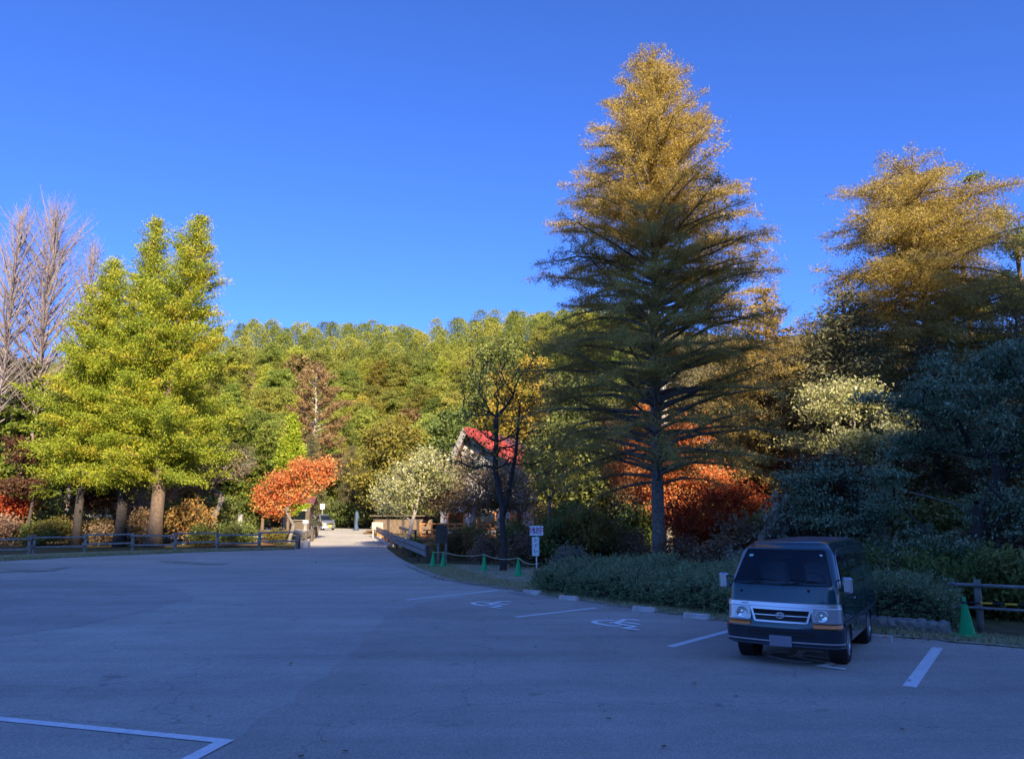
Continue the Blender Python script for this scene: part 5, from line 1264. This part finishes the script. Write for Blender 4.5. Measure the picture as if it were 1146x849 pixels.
# rows up the visible wedge of hill, nearer rows first; wider spacing where nearer trees stand in front
yv = 103.; far = []
while yv < 208:
    xv = -.74 * yv
    while xv < .15 * yv + 4:
        q = xv / yv; dense = (-.37 < q < .15) or (q < -.58)
        (spots if len(spots) < 298 and yv < 176 else far).append((xv + g.normal() * .8, yv + g.normal() * 1.2))
        xv += (4.3 if dense else 9) + g.random() * 1.5
    yv += 4.6 + (yv - 100) * .012
first = {}
print('hill trees', len(spots))
used = set()
def place_copy(p, x, y, s, label, group, rz=None, zs=1., cat='tree'):
    o = p if p.name not in used else copy_tree(p); used.add(p.name)
    put(o, x, y, gz(x, y) - .2, g.random() * 6.28 if rz is None else rz, s); o.scale = (s, s, s * zs); tag(o, label, cat, group); return o
for i, (x, y) in enumerate(spots):
    k = int(g.choice(5, p=[.32, .25, .22, .18, .03])); p = protos[k]; nm = p.name.split('.')[0]
    place_copy(p, x, y, g.uniform(.85, 1.18), *LB[nm], zs=g.uniform(.92, 1.08))
# the far top of the wood, a single mass of crowns
gf = np.random.default_rng(55); CC, DD, RR = [], [], []
for x, y in far:
    h = gf.uniform(6, 9); nL = 2100; u = gf.random(nL) ** .85; rad_ = np.interp(u, [0, .45, .8, .93, 1], [2.7, 3.0, 2.2, 1.5, .6]) * gf.uniform(.85, 1.15) * np.sqrt(gf.uniform(.08, 1, nL)); a = gf.random(nL) * 6.283
    lob = 1 + .18 * np.sin(a * 3 + x) + .1 * np.sin(a * 5 + u * 9)
    CC.append(np.stack([x + rad_ * lob * np.cos(a), y + rad_ * lob * np.sin(a), gz(x, y) + h * (.02 + .98 * u) + gf.normal(size=nL) * .2], 1))
    DD.append(np.stack([np.cos(a), np.sin(a), gf.normal(size=nL) * .6], 1)); RR.append(np.clip(gf.random() * .6 + gf.random(nL) * .4, 0, 1))
tag(leaves('hilltop_forest', np.concatenate(CC), np.concatenate(DD) + gf.normal(size=(len(far) * 2100, 3)) * .6, np.float64(.34), .5, L['hilltop'], None, np.concatenate(RR), .2, gf), 'sunlit pine wood covering the upper slope and skyline of the hill', 'forest', kind='stuff')
print('far', len(far), 'spots', len(spots))
# dark conifers of the shaded wood on the right and at the foot of the hill
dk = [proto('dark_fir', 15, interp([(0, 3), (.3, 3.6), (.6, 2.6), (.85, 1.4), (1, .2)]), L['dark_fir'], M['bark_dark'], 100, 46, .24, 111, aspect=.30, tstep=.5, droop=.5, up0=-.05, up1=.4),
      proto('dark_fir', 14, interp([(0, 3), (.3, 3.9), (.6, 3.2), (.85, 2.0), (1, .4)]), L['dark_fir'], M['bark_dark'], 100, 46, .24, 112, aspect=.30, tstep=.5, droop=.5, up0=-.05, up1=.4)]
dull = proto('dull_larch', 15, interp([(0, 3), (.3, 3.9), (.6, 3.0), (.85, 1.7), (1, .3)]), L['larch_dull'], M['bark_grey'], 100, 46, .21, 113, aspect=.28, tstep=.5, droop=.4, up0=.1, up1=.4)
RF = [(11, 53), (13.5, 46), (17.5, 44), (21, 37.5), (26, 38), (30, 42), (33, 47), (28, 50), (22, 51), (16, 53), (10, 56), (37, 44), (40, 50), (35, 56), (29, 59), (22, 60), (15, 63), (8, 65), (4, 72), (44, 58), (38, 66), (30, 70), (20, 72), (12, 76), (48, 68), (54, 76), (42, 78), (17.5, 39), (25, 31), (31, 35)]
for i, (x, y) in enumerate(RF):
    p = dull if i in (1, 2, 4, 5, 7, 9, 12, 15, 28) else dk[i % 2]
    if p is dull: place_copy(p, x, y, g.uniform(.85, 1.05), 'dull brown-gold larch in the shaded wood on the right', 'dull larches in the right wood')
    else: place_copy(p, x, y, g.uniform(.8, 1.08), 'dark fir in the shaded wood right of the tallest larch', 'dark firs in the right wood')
for x, y, s in ((-34, 92, .8), (-29.5, 94, .72), (-24.5, 93, .78), (-20, 95, .7), (-15.5, 94, .8), (-11, 93, .75), (-27, 100, .85), (-18, 101, .9), (-9, 100, .85), (-5, 88, .75), (-38, 88, .75), (-42, 94, .8)):
    place_copy(dk[int(g.integers(2))], x, y, s, 'dark conifer in shade behind the far car at the foot of the hill', 'dark conifers behind the far car')
cg = proto('green_cypress', 15, hp2, L['cypress_green'], M['bark_brown'], 85, 24, .42, 121, tstep=.55)
for x, y, s in ((-40, 62, 1.0), (-45, 66, 1.1), (-37, 70, 1.1), (-50, 72, 1.2), (-42, 78, 1.15), (-55, 68, 1.1), (-33, 76, 1.0), (-29, 80, .9), (-25.5, 79, .72), (-48, 82, 1.2), (-58, 80, 1.2), (-34, 86, 1.0)):
    place_copy(cg, x, y, s, 'plain green conifer standing behind the left row of cypresses', 'green conifers behind the left row')

# ------------------------------------------------------------------ shrubs
def shrub(name, leafm, bark, seed, rx=1.2, h=1.6, nl=70, size=.12, stems=5, nt_=46):
    g = np.random.default_rng(seed); root = empty(name)
    lob = [(g.normal() * rx * .35, g.normal() * rx * .35, h * g.uniform(.4, .68), rx * g.uniform(.5, .75), rx * g.uniform(.5, .7), h * g.uniform(.28, .38)) for _ in range(4)]
    N, par, c, rad, ii, tips, ntr = grow(cloud(lob, nt_, g, .35), [(0, 0, -.1), (0, 0, .12)], step=.3, up=.6, g=g, rtip=.006, ex=.35, pl=.6)
    tp = N[tips]; o = np.repeat(tp, 3, 0); e = o + unit(g.normal(size=(len(o), 3)) + [0, 0, .4]) * .35
    frusta_mesh('stems', np.concatenate([N[par[ii]], o]), np.concatenate([N[ii], e]), np.concatenate([rad[par[ii]], np.full(len(o), .005)]), np.concatenate([rad[ii], np.full(len(o), .003)]), 4, bark, root)
    k = np.repeat(np.arange(len(o)), nl // 3); C = o[k] + (e - o)[k] * g.random((len(k), 1)) + g.normal(size=(len(k), 3)) * .15 * [1, 1, .8]
    C = C[C[:, 2] > .02]; k = k[:len(C)]
    leaves('foliage', C, unit(g.normal(size=(len(C), 3)) + [0, 0, .3]), size, .55, leafm, root, np.clip(g.random(len(o))[k] * .5 + g.random(len(C)) * .5, 0, 1), .3, g)
    return root
SP = {'green': shrub('green_shrub', L['bush_green'], M['bark_dark'], 301, nl=90), 'gold': shrub('golden_shrub', L['bush_gold'], M['bark_grey'], 302, nl=75), 'brown': shrub('brown_shrub', L['bush_brown'], M['bark_grey'], 303, nl=50), 'grey': shrub('grey_shrub', L['bush_grey'], M['bark_dark'], 304, nl=60)}
def bush(kind, px, py, Y, s, label, group=None, zs=1.):
    x = xat(px, 600, Y); place_copy(SP[kind], x, Y, s, label, group, zs=zs, cat='shrub')
bush('gold', 205, 0, 54.5, 1.75, 'golden orange bush right of the thick cypress trunk', zs=1.15); bush('green', 228, 0, 53.2, 1.2, 'green bush behind the fence, between thick trunk and marker post')
bush('green', 278, 0, 55, 1.1, 'rounded dark green bush left of the vivid orange maple, behind the fence'); bush('gold', 310, 0, 55.5, .8, 'low yellow bush at the foot of the vivid orange maple')
bush('gold', 60, 0, 53.5, 1.3, 'golden bush behind the fence, under the maroon maple at left'); bush('brown', 14, 0, 54, 1.5, 'brown bush behind the fence at the far left edge'); bush('green', 36, 0, 53, 1.2, 'green bush behind the fence near the left edge')
bush('brown', 110, 0, 54, 1.3, 'brown bush behind the fence between the first two cypress trunks from the left'); bush('gold', 118, 0, 56.5, 1.3, 'yellow-green bush beside the middle cypress trunk'); bush('brown', 155, 0, 54, 1.45, 'brown bush left of the thick cypress trunk', zs=1.2); bush('brown', 78, 0, 57, 1.5, 'brown bush in front of the white rail, left')
bush('green', 250, 0, 57, 1.0, 'grey-green bush left of the marker post'); bush('brown', 188, 0, 58, 1.6, 'tall brown bush directly behind the thick cypress trunk')
for px, Y, s, k in ((-20, 60, 2.2, 'green'), (20, 62, 2.3, 'gold'), (50, 64, 2.2, 'green'), (90, 75, 2.4, 'brown'), (130, 76, 2.4, 'green'), (165, 72, 2.3, 'brown'), (200, 74, 2.3, 'green'), (235, 76, 2.3, 'green'), (262, 80, 2.3, 'green'), (290, 82, 2.3, 'green'),
                  (405, 92, 2.2, 'green'), (425, 90, 2.2, 'brown'), (445, 86, 2.0, 'green'), (385, 94, 2.4, 'green'), (475, 82, 2.2, 'green'), (505, 80, 2.2, 'green')):
    bush(k, px, 0, Y, s, 'tall thicket bush in the gloom under the far trees, left half', 'thicket under the far trees')
bush('gold', 508, 0, 41, 1.05, 'yellowish bush right behind the grey notice board'); bush('green', 470, 0, 44, .8, 'low green bush behind the near guardrail'); bush('gold', 530, 0, 44, 1.2, 'golden brush left of the thin forked trunk'); bush('brown', 548, 0, 37.5, 1.0, 'brown bush between the lone cone and the thin forked tree'); bush('gold', 582, 0, 41, 1.3, 'golden bush behind and right of the thin forked trunk')
bush('brown', 592, 0, 35.2, 1.15, 'dark brown bush left of the toilet sign'); bush('green', 616, 0, 36.0, 1.25, 'green bush just right of the toilet sign', zs=1.2); bush('gold', 652, 0, 35, 1.2, 'olive-gold bush between the toilet sign and the tall larch', zs=1.4); bush('green', 672, 0, 37, 1.5, 'green bush behind the olive-gold one, left of the larch trunk'); bush('grey', 640, 0, 31.2, .9, 'grey-green brush rising out of the long hedge, left of the larch'); 
bush('brown', 702, 0, 34.6, 1.2, 'brown bush at the left foot of the tall larch'); bush('brown', 765, 0, 31.6, 1.1, 'brown brush just right of the tall larch trunk'); bush('brown', 800, 0, 30.2, 1.1, 'brown brush above the long hedge, left of the van'); bush('grey', 835, 0, 27, .95, 'grey leafy brush directly behind the left side of the van roof'); bush('grey', 876, 0, 25, 1.0, 'grey-green brush behind the middle of the van roof'); bush('brown', 850, 0, 31, 1.6, 'tall brown bush behind the van, under the dark firs'); bush('green', 890, 0, 31, 1.7, 'tall green bush above the van roof, left of the dark red maple')
bush('grey', 925, 0, 23, .95, 'grey brush behind the right shoulder of the van'); bush('grey', 975, 0, 22, 1.0, 'grey-green brush above the short hedge, left half'); bush('green', 1020, 0, 21, 1.1, 'dark green bush above the right half of the short hedge'); bush('green', 1065, 0, 19.5, 1.0, 'dark green bush behind the log fence post'); bush('green', 1110, 0, 19, 1.05, 'green and yellow bush behind the log fence rails'); bush('green', 1150, 0, 18, 1.1, 'dark bush behind the log fence at the right frame edge'); bush('brown', 1130, 0, 21.5, 1.5, 'brown bush under the large silvery tree at the right edge')
bush('grey', 905, 0, 29, 1.8, 'tall grey-green bush left below the pale sunlit tree', zs=1.3)
for px, Y, s, k in ((700, 44, 1.9, 'green'), (745, 46, 2.0, 'brown'), (790, 46, 2.1, 'green'), (830, 42, 2.0, 'green'), (870, 40, 2.0, 'green'), (920, 38, 2.0, 'green'), (980, 36, 2.0, 'green'), (1040, 34, 2.1, 'green'), (1100, 30, 2.0, 'green'), (1150, 28, 2.0, 'green'), (660, 48, 2.0, 'green'), (625, 52, 1.9, 'gold'), (960, 47, 2.4, 'green'), (1060, 46, 2.4, 'green'), (850, 52, 2.4, 'green'), (760, 56, 2.4, 'green'), (1010, 40, 2.2, 'brown'), (1130, 38, 2.3, 'green')):
    bush(k, px, 0, Y, s, 'tall thicket bush in the dark wood floor, right half', 'thicket in the right wood')

# ------------------------------------------------------------------ light
sun_az = math.atan2(-AX[0], -AX[1])     # compass bearing towards the sun, from +y towards +x
SUN_EL = math.atan(.52)
w = bpy.data.worlds.new("World"); sc.world = w; w.use_nodes = True
n, l = w.node_tree.nodes, w.node_tree.links
sky = n.new('ShaderNodeTexSky'); sky.sky_type = 'NISHITA'; sky.sun_disc = False; sky.sun_elevation = SUN_EL; sky.sun_rotation = sun_az
sky.altitude = 3000; sky.air_density = 1.0; sky.dust_density = 10; sky.ozone_density = 1.0
gm = n.new('ShaderNodeGamma'); gm.inputs[1].default_value = 1.0; l.new(sky.outputs[0], gm.inputs[0])
ti = n.new('ShaderNodeVectorMath'); ti.operation = 'MULTIPLY'; ti.inputs[1].default_value = (.222, .405, .86); l.new(gm.outputs[0], ti.inputs[0])
l.new(ti.outputs[0], n['Background'].inputs['Color']); n['Background'].inputs['Strength'].default_value = .15
sd = bpy.data.lights.new("sun", 'SUN'); sd.energy = 4.6; sd.angle = R(.53); sd.color = (1, .84, .60)
so = bpy.data.objects.new("sun", sd); COL.objects.link(so)
d = Vector((AX[0], AX[1], -math.tan(SUN_EL))); so.rotation_euler = d.to_track_quat('-Z', 'Y').to_euler()
vs_ = sc.view_settings; vs_.view_transform = 'Standard'; vs_.look = 'None'; vs_.gamma = 1; vs_.exposure = 1.4
try: sc.display_settings.display_device = 'sRGB'
except Exception: pass
sc.render.engine = 'CYCLES'
sc.cycles.max_bounces = 6; sc.cycles.diffuse_bounces = 3; sc.cycles.glossy_bounces = 2; sc.cycles.transmission_bounces = 4; sc.cycles.transparent_max_bounces = 6
sc.cycles.use_denoising = True
print('faces', sum(len(o.data.polygons) for o in sc.objects if o.type == 'MESH' and o.data.users == 1), 'objects', len(sc.objects))
